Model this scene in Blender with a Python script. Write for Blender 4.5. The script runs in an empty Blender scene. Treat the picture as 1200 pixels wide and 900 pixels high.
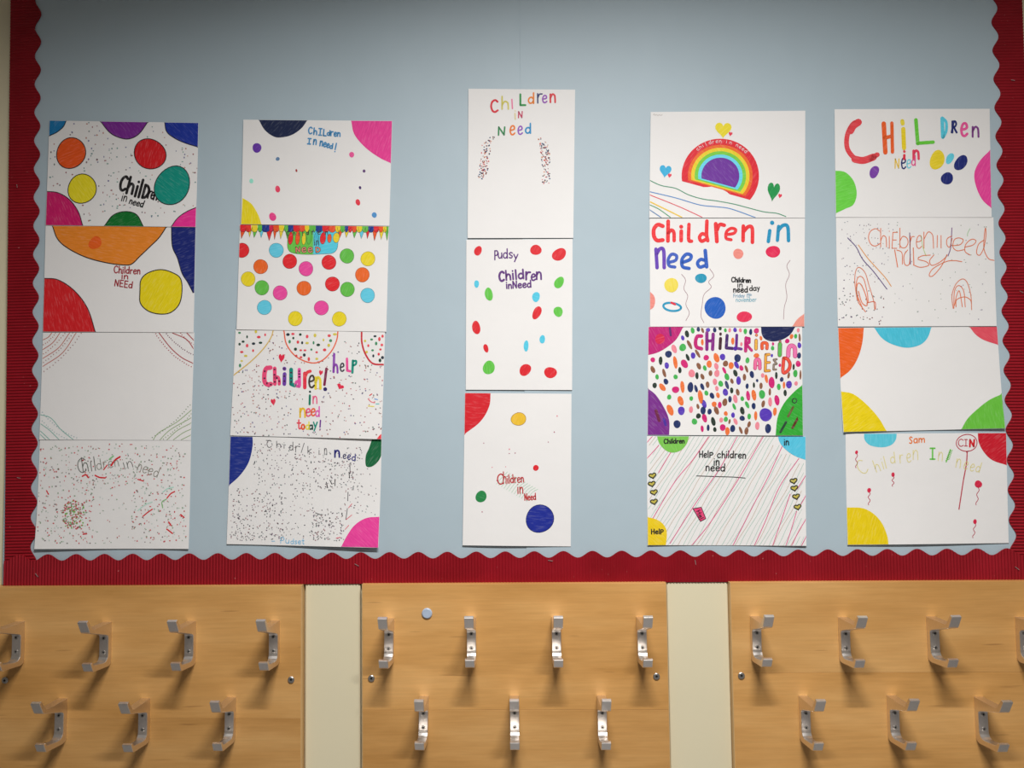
import bpy, bmesh, math, random
from mathutils import Vector, Matrix

random.seed(7)
scene = bpy.context.scene
C = scene.collection

# ------------------------------------------------------------------ camera
F = 906.0                      # focal length in pixels of the 1200 x 900 frame
CX, CY = 578.0, 450.0          # principal point
D = 1.51
CAM = Vector((0.0, -D, 1.45))
YAW, PITCH, ROLL = math.radians(1.5), math.radians(3.0), -0.0105
RCAM = (Matrix.Rotation(YAW, 3, 'Z') @ Matrix.Rotation(math.pi / 2 + PITCH, 3, 'X')
        @ Matrix.Rotation(ROLL, 3, 'Z'))
cam_data = bpy.data.cameras.new('camera')
cam_data.sensor_fit = 'HORIZONTAL'
cam_data.sensor_width = 36.0
cam_data.lens = F / 1200.0 * 36.0
cam_data.shift_x = (600.0 - CX) / 1200.0
cam_data.shift_y = -(450.0 - CY) / 1200.0
cam_data.clip_start = 0.02
cam = bpy.data.objects.new('camera', cam_data)
C.objects.link(cam)
cam.matrix_world = Matrix.Translation(CAM) @ RCAM.to_4x4()
scene.camera = cam

# ------------------------------------------------------------------ world, lights, exposure
world = bpy.data.worlds.new('world')
scene.world = world
world.use_nodes = True
world.node_tree.nodes['Background'].inputs[0].default_value = (0.93, 0.97, 1.0, 1)
world.node_tree.nodes['Background'].inputs[1].default_value = 0.09


def area(name, loc, sx, sy, watts, col, spread=180.0):
    l = bpy.data.lights.new(name, 'AREA')
    l.shape = 'RECTANGLE'
    l.size, l.size_y = sx, sy
    l.energy = watts
    l.color = col
    l.spread = math.radians(spread)
    o = bpy.data.objects.new(name, l)
    o.location = loc
    C.objects.link(o)
    return o


area('ceiling_tube_near', (0.2, -1.25, 2.69), 0.8, 0.045, 60, (1.0, 0.985, 0.975), 152)
area('fill_light_far', (0.5, -2.9, 2.69), 1.3, 0.3, 9, (1.0, 0.985, 0.975), 170)  # unseen fill light added further back in the room

vs = scene.view_settings
vs.view_transform = 'Standard'
vs.look = 'None'
vs.gamma = 1.0
vs.use_curve_mapping = False
vs.exposure = -0.2


# ------------------------------------------------------------------ helpers
def lin(c):
    out = []
    for v in c:
        v = v / 255.0
        out.append(v / 12.92 if v <= 0.04045 else ((v + 0.055) / 1.055) ** 2.4)
    return out


def at(px, py, depth):
    """the point of the plane `depth` in front of the wall that photo pixel (px, py) shows"""
    d = RCAM @ Vector(((px - CX) / F, -(py - CY) / F, -1.0))
    t = (-depth - CAM.y) / d.y
    return CAM + d * t


def new_mat(name):
    m = bpy.data.materials.new(name)
    m.use_nodes = True
    nt = m.node_tree
    b = nt.nodes['Principled BSDF']
    return m, nt, b


def node(nt, kind, **kw):
    n = nt.nodes.new(kind)
    for k, v in kw.items():
        setattr(n, k, v)
    return n


def ramp(nt, stops):
    r = nt.nodes.new('ShaderNodeValToRGB')
    els = r.color_ramp.elements
    while len(els) < len(stops):
        els.new(0.5)
    for e, (p, c) in zip(els, stops):
        e.position = p
        e.color = (*c, 1)
    return r


def bump_from(nt, b, src, strength, dist):
    bn = nt.nodes.new('ShaderNodeBump')
    bn.inputs['Strength'].default_value = strength
    bn.inputs['Distance'].default_value = dist
    nt.links.new(src, bn.inputs['Height'])
    nt.links.new(bn.outputs[0], b.inputs['Normal'])


def coords(nt, scale=(1, 1, 1), rot=(0, 0, 0), kind='Object'):
    tc = nt.nodes.new('ShaderNodeTexCoord')
    mp = nt.nodes.new('ShaderNodeMapping')
    mp.inputs['Scale'].default_value = scale
    mp.inputs['Rotation'].default_value = rot
    nt.links.new(tc.outputs[kind], mp.inputs[0])
    return mp.outputs[0]


def noise(nt, vec, scale, detail=3, rough=0.55):
    n = nt.nodes.new('ShaderNodeTexNoise')
    n.inputs['Scale'].default_value = scale
    n.inputs['Detail'].default_value = detail
    n.inputs['Roughness'].default_value = rough
    nt.links.new(vec, n.inputs['Vector'])
    return n.outputs['Fac']


def mix_rgb(nt, fac, a, b_, mode='MIX'):
    m = nt.nodes.new('ShaderNodeMix')
    m.data_type = 'RGBA'
    m.blend_type = mode
    for val, idx in ((fac, 0), (a, 6), (b_, 7)):
        if hasattr(val, 'links') or hasattr(val, 'is_output'):
            nt.links.new(val, m.inputs[idx])
        elif idx == 0:
            m.inputs[0].default_value = val
        else:
            m.inputs[idx].default_value = (*val, 1)
    return m.outputs[2]


def plain_noise_mat(name, col, rough, var=0.06, scale=6, bump=0.0, bdist=0.001, spec=0.5, bscale=60):
    m, nt, b = new_mat(name)
    v = coords(nt)
    r = ramp(nt, [(0.3, [c * (1 - var) for c in col]), (0.7, [min(1, c * (1 + var)) for c in col])])
    nt.links.new(noise(nt, v, scale), r.inputs[0])
    nt.links.new(r.outputs[0], b.inputs['Base Color'])
    b.inputs['Roughness'].default_value = rough
    b.inputs['Specular IOR Level'].default_value = spec
    if bump:
        bump_from(nt, b, noise(nt, v, bscale, 4), bump, bdist)
    return m


M = {}
M['wall'] = plain_noise_mat('cream_wall_paint', (0.74, 0.67, 0.465), 0.55, 0.02, 3, 0.15, 0.0006, 0.4, 120)
M['wall_dull'] = plain_noise_mat('buff_wall_paint', (0.46, 0.43, 0.40), 0.6, 0.03, 3)
M['floor'] = plain_noise_mat('grey_floor_vinyl', (0.22, 0.22, 0.23), 0.5, 0.08, 8)
M['ceiling'] = plain_noise_mat('white_ceiling_paint', (0.8, 0.8, 0.78), 0.8, 0.02, 4)
M['panel'] = plain_noise_mat('pin_board_core', (0.55, 0.42, 0.27), 0.8, 0.1, 40)
M['paper'] = plain_noise_mat('white_drawing_paper', (0.80, 0.785, 0.765), 0.62, 0.012, 9, 0.22, 0.004, 0.35, 11)
M['staple'] = plain_noise_mat('steel_staple', (0.8, 0.78, 0.76), 0.35, 0.05, 50)
M['staple'].node_tree.nodes['Principled BSDF'].inputs['Metallic'].default_value = 0.9
M['dark'] = plain_noise_mat('dark_screw_recess', (0.03, 0.028, 0.025), 0.6, 0.1, 50)
M['screw'] = plain_noise_mat('screw_steel', (0.42, 0.40, 0.37), 0.38, 0.08, 90)
M['screw'].node_tree.nodes['Principled BSDF'].inputs['Metallic'].default_value = 0.9
M['disc'] = plain_noise_mat('blue_grey_disc', (0.42, 0.50, 0.62), 0.35, 0.06, 60)


def backing_mat():
    m, nt, b = new_mat('pale_blue_backing_paper')
    v = coords(nt)
    base = (0.415, 0.51, 0.56)
    r = ramp(nt, [(0.35, [c * 0.975 for c in base]), (0.68, [c * 1.02 for c in base])])
    nt.links.new(noise(nt, v, 2.2, 4), r.inputs[0])
    nt.links.new(r.outputs[0], b.inputs['Base Color'])
    b.inputs['Roughness'].default_value = 0.5
    b.inputs['Specular IOR Level'].default_value = 0.35
    bump_from(nt, b, noise(nt, coords(nt, (1, 1, 0.6)), 6.0, 3), 0.4, 0.008)
    return m


M['backing'] = backing_mat()


def border_mat():
    m, nt, b = new_mat('red_corrugated_card')
    v = coords(nt)
    r = ramp(nt, [(0.3, (0.235, 0.002, 0.008)), (0.7, (0.30, 0.004, 0.013))])
    nt.links.new(noise(nt, v, 12, 4), r.inputs[0])
    sp = ramp(nt, [(0.755, (0, 0, 0)), (0.80, (1, 1, 1))])
    nt.links.new(noise(nt, v, 170, 2, 0.4), sp.inputs[0])
    col = mix_rgb(nt, sp.outputs[0], r.outputs[0], (0.55, 0.22, 0.2))
    nt.links.new(col, b.inputs['Base Color'])
    b.inputs['Roughness'].default_value = 0.55
    b.inputs['Specular IOR Level'].default_value = 0.3
    return m


M['border'] = border_mat()


def metal_mat():
    m, nt, b = new_mat('satin_aluminium')
    v = coords(nt, (400, 400, 60))
    r = ramp(nt, [(0.3, (0.72, 0.675, 0.63)), (0.7, (0.82, 0.77, 0.72))])
    nt.links.new(noise(nt, v, 3, 3), r.inputs[0])
    nt.links.new(r.outputs[0], b.inputs['Base Color'])
    b.inputs['Metallic'].default_value = 1.0
    b.inputs['Roughness'].default_value = 0.36
    return m


M['metal'] = metal_mat()


def wood_mat(name, seed, tint=1.0):
    tint *= 1.14
    m, nt, b = new_mat(name)
    v = coords(nt, (0.8, 1, 4.2), (0, 0.05, 0))
    sh = node(nt, 'ShaderNodeVectorMath', operation='ADD')
    sh.inputs[1].default_value = (seed * 3.7, seed * 1.3, seed * 5.1)
    nt.links.new(v, sh.inputs[0])
    broad = ramp(nt, [(0.33, (0.45 * tint, 0.225 * tint, 0.062 * tint)), (0.5, (0.54 * tint, 0.285 * tint, 0.090 * tint)),
                      (0.67, (0.61 * tint, 0.345 * tint, 0.124 * tint))])
    nt.links.new(noise(nt, sh.outputs[0], 2.3, 5, 0.6), broad.inputs[0])
    sc = node(nt, 'ShaderNodeVectorMath', operation='MULTIPLY')
    sc.inputs[1].default_value = (14, 1, 60)
    nt.links.new(sh.outputs[0], sc.inputs[0])
    fine = ramp(nt, [(0.3, (0.93, 0.925, 0.91)), (0.62, (1.02, 1.02, 1.02))])
    nt.links.new(noise(nt, sc.outputs[0], 1.0, 3, 0.6), fine.inputs[0])
    col = mix_rgb(nt, 1.0, broad.outputs[0], fine.outputs[0], 'MULTIPLY')
    # sparse dark growth flecks
    sc2 = node(nt, 'ShaderNodeVectorMath', operation='MULTIPLY')
    sc2.inputs[1].default_value = (11, 1, 26)
    nt.links.new(sh.outputs[0], sc2.inputs[0])
    fl = ramp(nt, [(0.755, (0, 0, 0)), (0.82, (1, 1, 1))])
    nt.links.new(noise(nt, sc2.outputs[0], 1.0, 1, 0.4), fl.inputs[0])
    f2 = node(nt, 'ShaderNodeMath', operation='MULTIPLY')
    f2.inputs[1].default_value = 0.5
    nt.links.new(fl.outputs[0], f2.inputs[0])
    col = mix_rgb(nt, f2.outputs[0], col, (0.22, 0.10, 0.03))
    nt.links.new(col, b.inputs['Base Color'])
    b.inputs['Roughness'].default_value = 0.42
    b.inputs['Specular IOR Level'].default_value = 0.4
    return m


M['edge'] = plain_noise_mat('beech_edge_banding', (0.66, 0.42, 0.18), 0.45, 0.05, 30)

INK = {}
PAPER_GAIN = 1.22


def ink(rgb, streak=None):
    """felt-tip or crayon colour with directional hand strokes"""
    key = (tuple(rgb), streak)
    if key in INK:
        return INK[key]
    m, nt, b = new_mat('felt_tip_%d_%d_%d' % tuple(rgb))
    col = [c * PAPER_GAIN for c in lin(rgb)]
    top = max(col)
    col = [c * min(1.0, 0.82 / top) for c in col]
    if col[0] > col[1] > 0.5 * col[0] and col[2] < 0.2 * col[0]:
        col[1] *= 1.05
    ang = (sum(rgb) * 0.61) % 3.1 if streak is None else streak
    v = coords(nt, (1, 1, 1), (0, ang, 0))
    sc = node(nt, 'ShaderNodeVectorMath', operation='MULTIPLY')
    sc.inputs[1].default_value = (50, 1, 380)
    nt.links.new(v, sc.inputs[0])
    light = [c + (0.74 - c) * 0.20 for c in col]
    r = ramp(nt, [(0.28, [c * 0.86 for c in col]), (0.52, col), (0.86, light)])
    nt.links.new(noise(nt, sc.outputs[0], 1.0, 3, 0.6), r.inputs[0])
    nt.links.new(r.outputs[0], b.inputs['Base Color'])
    b.inputs['Roughness'].default_value = 0.6
    b.inputs['Specular IOR Level'].default_value = 0.3
    INK[key] = m
    return m


def link(o, parent=None):
    C.objects.link(o)
    if parent is not None:
        o.parent = parent
    return o


def mesh_obj(name, verts, faces, mats, idx=None, parent=None, loc=(0, 0, 0), smooth=False):
    me = bpy.data.meshes.new(name)
    me.from_pydata([tuple(v) for v in verts], [], faces)
    for m in mats:
        me.materials.append(m)
    if idx:
        me.polygons.foreach_set('material_index', idx)
    if smooth:
        me.polygons.foreach_set('use_smooth', [True] * len(me.polygons))
    me.update()
    o = bpy.data.objects.new(name, me)
    o.location = loc
    return link(o, parent)


def bevel_box(name, lo, hi, mat, parent=None, bevel=0.0, origin=None):
    bm = bmesh.new()
    bmesh.ops.create_cube(bm, size=1.0)
    lo, hi = Vector(lo), Vector(hi)
    c = (lo + hi) / 2
    s = hi - lo
    og = Vector(origin) if origin is not None else c
    for v in bm.verts:
        v.co = Vector((v.co.x * s.x, v.co.y * s.y, v.co.z * s.z)) + c - og
    if bevel:
        bmesh.ops.bevel(bm, geom=list(bm.edges), offset=bevel, segments=2, affect='EDGES', profile=0.5)
    me = bpy.data.meshes.new(name)
    bm.to_mesh(me)
    bm.free()
    me.materials.append(mat)
    o = bpy.data.objects.new(name, me)
    o.location = og if parent is None else (0, 0, 0)
    return link(o, parent)


def tag(o, label, cat, group=None, kind=None):
    o['label'] = label
    o['category'] = cat
    if group:
        o['group'] = group
    if kind:
        o['kind'] = kind
    return o


def empty(name, loc):
    o = bpy.data.objects.new(name, None)
    o.empty_display_size = 0.05
    o.location = loc
    return link(o)


# ------------------------------------------------------------------ the room
def structure(name, lo, hi, mat, label, cat):
    o = bevel_box(name, lo, hi, mat)
    return tag(o, label, cat, kind='structure')


structure('wall_back', (-2.6, 0.0, 0.0), (2.6, 0.12, 2.75), M['wall'], 'cream painted wall behind the display board and coat hooks', 'wall')
structure('floor', (-2.6, -4.2, -0.1), (2.6, 0.12, 0.0), M['floor'], 'grey floor below the coat hook boards', 'floor')
structure('ceiling', (-2.6, -4.2, 2.75), (2.6, 0.12, 2.85), M['ceiling'], 'white ceiling above the display board', 'ceiling')

structure('wall_front', (-2.6, -4.32, 0.0), (2.6, -4.2, 2.75), M['wall_dull'], 'buff painted wall across the room facing the display', 'wall')
structure('wall_left', (-2.72, -4.2, 0.0), (-2.6, 0.12, 2.75), M['wall_dull'], 'buff painted side wall left of the display', 'wall')
structure('wall_right', (2.6, -4.2, 0.0), (2.72, 0.12, 2.75), M['wall_dull'], 'buff painted side wall right of the display', 'wall')

# ------------------------------------------------------------------ display board and its blue backing paper
BOARD = 0.005                      # front of the board
PAPER0 = 0.0062                    # front of the backing paper
bl = at(8, 684, BOARD)
br = at(1196, 680, BOARD)
ztop = at(600, 0, BOARD).z + 0.12
zbot = (bl.z + br.z) / 2 - 0.0005
xl = at(10, 350, BOARD).x
xr = at(1195, 350, BOARD).x
root = empty('display_board', ((xl + xr) / 2, 0, zbot))
tag(root, 'display board covered in pale blue backing paper inside the red border', 'board')
og = root.location
bevel_box('panel', (xl, -BOARD, zbot), (xr, -0.0002, ztop), M['panel'], root, 0.0, og)


def backing_sheet(x0, x1, lift, wave):
    nx, nz = 40, 50
    vs_, fs = [], []
    for side in (0, 1):
        for j in range(nz + 1):
            for i in range(nx + 1):
                u, v = i / nx, j / nz
                x = x0 + (x1 - x0) * u
                z = zbot + 0.001 + (ztop - zbot - 0.002) * v
                y = -(PAPER0 + lift) - wave * (math.sin(u * 5.3 + 1.3 * v) * math.sin(v * 4.1 + u * 2.2)) ** 2
                if side:
                    y = -BOARD
                vs_.append(Vector((x, y, z)) - og)
    n = (nx + 1) * (nz + 1)
    for j in range(nz):
        for i in range(nx):
            a = j * (nx + 1) + i
            fs.append((a, a + 1, a + nx + 2, a + nx + 1))
            fs.append((n + a, n + a + nx + 1, n + a + nx + 2, n + a + 1))
    for i in range(nx):
        a = i
        fs.append((a, n + a, n + a + 1, a + 1))
        a = nz * (nx + 1) + i
        fs.append((a, a + 1, n + a + 1, n + a))
    for j in range(nz):
        a = j * (nx + 1)
        fs.append((a, a + nx + 1, n + a + nx + 1, n + a))
        a = a + nx
        fs.append((a, n + a, n + a + nx + 1, a + nx + 1))
    return mesh_obj('backing_sheet', vs_, fs, [M['backing']], parent=root, smooth=False)


xs = at(609.5, 60, PAPER0).x
backing_sheet(xl + 0.001, xs, 0.0, 0.0)
backing_sheet(xs, xr - 0.001, 0.0011, 0.0)


# ------------------------------------------------------------------ red corrugated border
def border_strip(p0, p1, inward, width, amp, period, phase, label, base, side):
    """p0 -> p1 run of the straight outer edge; inward = unit vector towards the scallops"""
    p0, p1 = Vector(p0), Vector(p1)
    L = (p1 - p0).length
    d = (p1 - p0) / L
    inw = (inward - d * inward.dot(d)).normalized()
    pitch = 0.0059
    n = int(L / pitch * 6)
    vs_, fs = [], []
    for k in range(n + 1):
        t = L * k / n
        w = width + amp * math.cos(2 * math.pi * (t - phase) / period)
        h = base + 0.0009 * (1 + math.cos(2 * math.pi * t / pitch))
        for q, (s, dep) in enumerate(((0, base - 0.0012), (0, h), (w * 0.5, h), (w, h), (w, base - 0.0012))):
            p = p0 + d * t + inw * s
            vs_.append(Vector((p.x, -dep, p.z)))
    for k in range(n):
        a = k * 5
        for q in range(4):
            fs.append((a + q, a + q + 1, a + q + 6, a + q + 5))
        fs.append((a + 4, a, a + 5, a + 9))
    fs.append((0, 4, 3, 2, 1))
    e = n * 5
    fs.append((e, e + 1, e + 2, e + 3, e + 4))
    o = mesh_obj('border_strip', [v - p0 for v in vs_], fs, [M['border']], loc=p0)
    o.data.validate()
    bm = bmesh.new()
    bm.from_mesh(o.data)
    bmesh.ops.recalc_face_normals(bm, faces=bm.faces)
    bm.to_mesh(o.data)
    bm.free()
    tag(o, label, 'border', 'red scalloped border strips')
    return o


def staple(parent, px, py, ang, depth, ln=0.009):
    p = at(px, py, depth) - Vector(parent.location)
    bm = bmesh.new()
    bmesh.ops.create_cube(bm, size=1.0)
    for v in bm.verts:
        v.co = Vector((v.co.x * ln, v.co.y * 0.0008, v.co.z * 0.0009))
    bmesh.ops.rotate(bm, verts=bm.verts, cent=(0, 0, 0), matrix=Matrix.Rotation(ang, 3, 'Y'))
    bmesh.ops.translate(bm, verts=bm.verts, vec=p)
    me = bpy.data.meshes.new('staple')
    bm.to_mesh(me)
    bm.free()
    me.materials.append(M['staple'])
    return link(bpy.data.objects.new('staple', me), parent)


BD = 0.0085
# left strip: outer edge from above the frame down to the bottom corner
lp1 = at(12.6, 0, BD)
lp0 = at(5.6, 662, BD)
dirl = (lp1 - lp0).normalized()
ltop = lp1 + dirl * 0.10
t_peak = (at(10.8, 215, BD) - lp0).length
per = (at(12, 17.5, BD) - at(10.8, 215, BD)).length / 6
left_strip = border_strip(lp0, ltop, Vector((1, 0, 0)), 0.0565, 0.0062, per, t_peak,
                          'red corrugated scalloped border strip down the left edge of the display', BD, 'l')
rp1 = at(1197.6, 0, BD)
rp0 = at(1222, 660, BD)
dirr = (rp1 - rp0).normalized()
per = (at(1200, 25.3, BD) - at(1210, 330, BD)).length / 9
right_strip = border_strip(rp0, rp1 + dirr * 0.10, Vector((-1, 0, 0)), 0.0535, 0.0062, per, (at(1210, 330, BD) - rp0).length,
                           'red corrugated scalloped border strip down the right edge of the display', BD, 'r')
bp0 = at(4.5, 686.5, BD + 0.0025)
bp1 = at(1225, 679.5, BD + 0.0025)
bp0.z = bp1.z = (bp0.z + bp1.z) / 2
pk0, pk1 = at(53.5, 652, BD), at(937, 645, BD)
# count the scallops between two measured crests
per = (at(760 + 950 / 9, 645, BD) - at(760 + 330 / 9, 645, BD)).length / 2
nper = round((pk1 - pk0).length / per)
bottom_strip = border_strip(bp0, bp1, Vector((0, 0, 1)), 0.0535, 0.0062, per, (at(797, 645, BD) - bp0).x,
                            'long red corrugated scalloped border strip along the bottom of the display', BD + 0.0025, 'b')
for q in ((43, 674, 0.9), (645, 657, 0.15), (418, 662, 0.5), (815, 659, 1.4), (1192, 666, 0.7)):
    staple(bottom_strip, q[0], q[1], q[2], BD + 0.0049)
for q in ((20, 218, 1.4), (22, 560, 0.2)):
    staple(left_strip, q[0], q[1], q[2], BD + 0.0024, 0.007)
for q in ((1187, 94, 0.2), (1197, 342, 0.5)):
    staple(right_strip, q[0], q[1], q[2], BD + 0.0024, 0.007)

# ------------------------------------------------------------------ coat hook boards
RACK = 0.024
PROFILE = [(0, 41), (64, 43), (68, 45), (72, 50), (82, 63), (83.5, 63.6), (88, 61.5), (88.4, 60.5), (77, 41), (74, 38.4), (69, 37),
           (17, 20.5), (13.5, 18.5), (12, 15.5), (12, -18), (13, -22.5), (16, -26.5), (20.5, -29), (27, -29), (58, -23.8), (62, -22), (66.5, -16.6),
           (67.5, -16), (71.5, -17.4), (72, -18.6), (65, -32), (62, -34.2), (58, -35), (12, -40), (6, -39.5), (2, -37), (0, -33)]


def hook_mesh():
    bm = bmesh.new()
    w = 0.0086
    rings = []
    for x in (-w, w):
        rings.append([bm.verts.new((x, -p / 1000.0, z / 1000.0)) for p, z in PROFILE])
    n = len(PROFILE)
    for k in range(n):
        bm.faces.new((rings[0][k], rings[0][(k + 1) % n], rings[1][(k + 1) % n], rings[1][k]))
    bm.faces.new(rings[0])
    bm.faces.new(list(reversed(rings[1])))
    bmesh.ops.recalc_face_normals(bm, faces=bm.faces)
    side_edges = [e for e in bm.edges if abs(e.verts[0].co.x - e.verts[1].co.x) < 1e-6]
    bmesh.ops.bevel(bm, geom=side_edges, offset=0.0005, segments=1, affect='EDGES')
    me = bpy.data.meshes.new('hook')
    bm.to_mesh(me)
    bm.free()
    me.materials.append(M['metal'])
    return me


def disc_mesh(name, r, h, mats, recess=0.45, seg=20, dome=0.3):
    """round head facing -y with a dark socket in the middle"""
    prof = [(r, 0), (r, h * (1 - dome)), (r * 0.82, h)]
    if recess:
        prof += [(r * recess, h), (r * recess * 0.9, h * 0.35)]
    vs_, fs, ids = [], [], []
    for (q, y) in prof:
        for k in range(seg):
            a = 2 * math.pi * k / seg
            vs_.append((q * math.cos(a), -y, q * math.sin(a)))
    for j in range(len(prof) - 1):
        for k in range(seg):
            a, b_ = j * seg + k, j * seg + (k + 1) % seg
            fs.append((a, b_, b_ + seg, a + seg))
            ids.append(1 if recess and j >= 3 else 0)
    fs.append(tuple(range((len(prof) - 1) * seg, len(prof) * seg)))
    ids.append(1 if recess else 0)
    me = bpy.data.meshes.new(name)
    me.from_pydata(vs_, [], fs)
    for m in mats:
        me.materials.append(m)
    me.polygons.foreach_set('material_index', ids)
    me.update()
    bm = bmesh.new()
    bm.from_mesh(me)
    bmesh.ops.recalc_face_normals(bm, faces=bm.faces)
    bm.to_mesh(me)
    bm.free()
    return me


HOOK = hook_mesh()
HSCREW = disc_mesh('screw', 0.0037, 0.0011, [M['screw'], M['dark']], 0.5)
BSCREW = disc_mesh('board_screw', 0.0062, 0.0028, [M['screw'], M['dark']], 0.36)
STUD = disc_mesh('disc', 0.0098, 0.004, [M['disc']], 0, 28, 0.35)


def coat_rack(xl_px, xr_px, ytop, seam, hooks, screws, seed, label, tints):
    f = RACK
    x0 = at(*xl_px, f).x if isinstance(xl_px, tuple) else xl_px
    x1 = at(*xr_px, f).x if isinstance(xr_px, tuple) else xr_px
    zt = at((600 + 0 if x0 < 0 < x1 else (200 if x1 < 0 else 1000)), ytop, f).z
    zs = at(600, seam, f).z
    zb = at(600, 990, f).z
    r = empty('coat_rack', ((x0 + x1) / 2, 0, zb))
    tag(r, label, 'coat rack', 'wooden coat hook boards')
    og_ = r.location
    eb = 0.0012
    for q, (za, zc) in enumerate(((zs + 0.00015, zt), (zb, zs - 0.00015))):
        bevel_box('plank', (x0 + eb, -f, za), (x1 - eb, -0.0004, zc), wood_mat('beech_plank_%d%d' % (seed, q), seed + q * 0.37, tints[q]), r, 0.0004, og_)
    for xa, xb in ((x0, x0 + eb), (x1 - eb, x1)):
        bevel_box('edge_strip', (xa, -f, zb), (xb, -0.0004, zt), M['edge'], r, 0.0002, og_)
    for (px, py, rot) in hooks:
        p = at(px, py, f + 0.012)
        h = link(bpy.data.objects.new('hook', HOOK), r)
        h.location = Vector((p.x, -f, p.z)) - og_
        h.rotation_euler = (0, math.radians(rot), 0)
        for dz in (0.0132, -0.0132):
            s = link(bpy.data.objects.new('screw', HSCREW), h)
            s.location = (0, -0.012, dz)
            s.rotation_euler = (0, random.uniform(0, 3), 0)
    for (px, py) in screws:
        p = at(px, py, f)
        s = link(bpy.data.objects.new('board_screw', BSCREW), r)
        s.location = Vector((p.x, -f, p.z)) - og_
    return r


LEFT_END = at(0, 790, RACK).x - 0.09
RIGHT_END = at(1200, 790, RACK).x + 0.12
coat_rack(LEFT_END, (353.2, 790), 687.0, 842,
          [(18.9, 755.4, 0), (121.5, 756.1, 0), (221.2, 755.1, 0), (320.2, 754.5, 0), (68.9, 846.6, 0.6), (167, 846.8, 0), (268.4, 845.3, 0.8)],
          [(6.3, 797), (341.3, 796.3)], 1, 'beech coat hook board at the left with seven aluminium hooks', (0.96, 0.90))
rack2 = coat_rack((424.3, 790), (783.2, 790), 684.0, 832,
                  [(455.5, 752, 0.8), (552.4, 751.1, 0), (652.2, 750.9, 0), (752.6, 750.7, -0.5), (496, 844.2, 1.2), (603.1, 843.8, 0), (705.9, 843.8, 0)],
                  [(435.3, 794.8), (769.2, 792.4)], 2, 'beech coat hook board in the middle, with a round disc above its hooks', (1.04, 0.97))
coat_rack((858.2, 790), RIGHT_END, 682.0, 789,
          [(887.1, 749.9, 0), (991.2, 751.1, 0), (1095.8, 750.5, -0.8), (1201, 751, 0), (944.6, 844.2, 0), (1048.8, 843.8, 0), (1152.6, 845.6, -0.5)],
          [(868.6, 791.6)], 3, 'beech coat hook board at the right, its planks meeting just below the upper hooks', (0.97, 1.03))
# flush cream panels added between the hook boards to lessen the border's shadow
for q, (xa, xb) in enumerate((((355.0, 790), (424.6, 790)), ((781.6, 790), (857.5, 790)))):
    x0, x1 = at(*xa, 0.012).x, at(*xb, 0.008).x
    o = bevel_box('added_panel_%d' % (q + 1), (x0 + 0.0035, -0.0095, at(600, 990, 0.01).z), (x1 - 0.0035, 0.0, bp0.z - 0.0006), M['wall'], None, 0.0025)
    tag(o, 'added flush cream panel between the %s hook boards' % ('left and middle', 'middle and right')[q], 'added_panel', kind='structure')
p = at(500.5, 718.5, RACK)
disc = link(bpy.data.objects.new('disc', STUD), rack2)
disc.location = Vector((p.x, -RACK, p.z)) - rack2.location
disc['label'] = 'round blue-grey disc'

# ------------------------------------------------------------------ hand-drawn lettering
def S(*p):
    return ('s', p)


def P(*p):
    return ('p', p)


def O(x, y, rx, ry):
    return ('s', tuple((x + rx * math.cos(a * math.pi / 6), y + ry * math.sin(a * math.pi / 6)) for a in range(13)))


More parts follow.
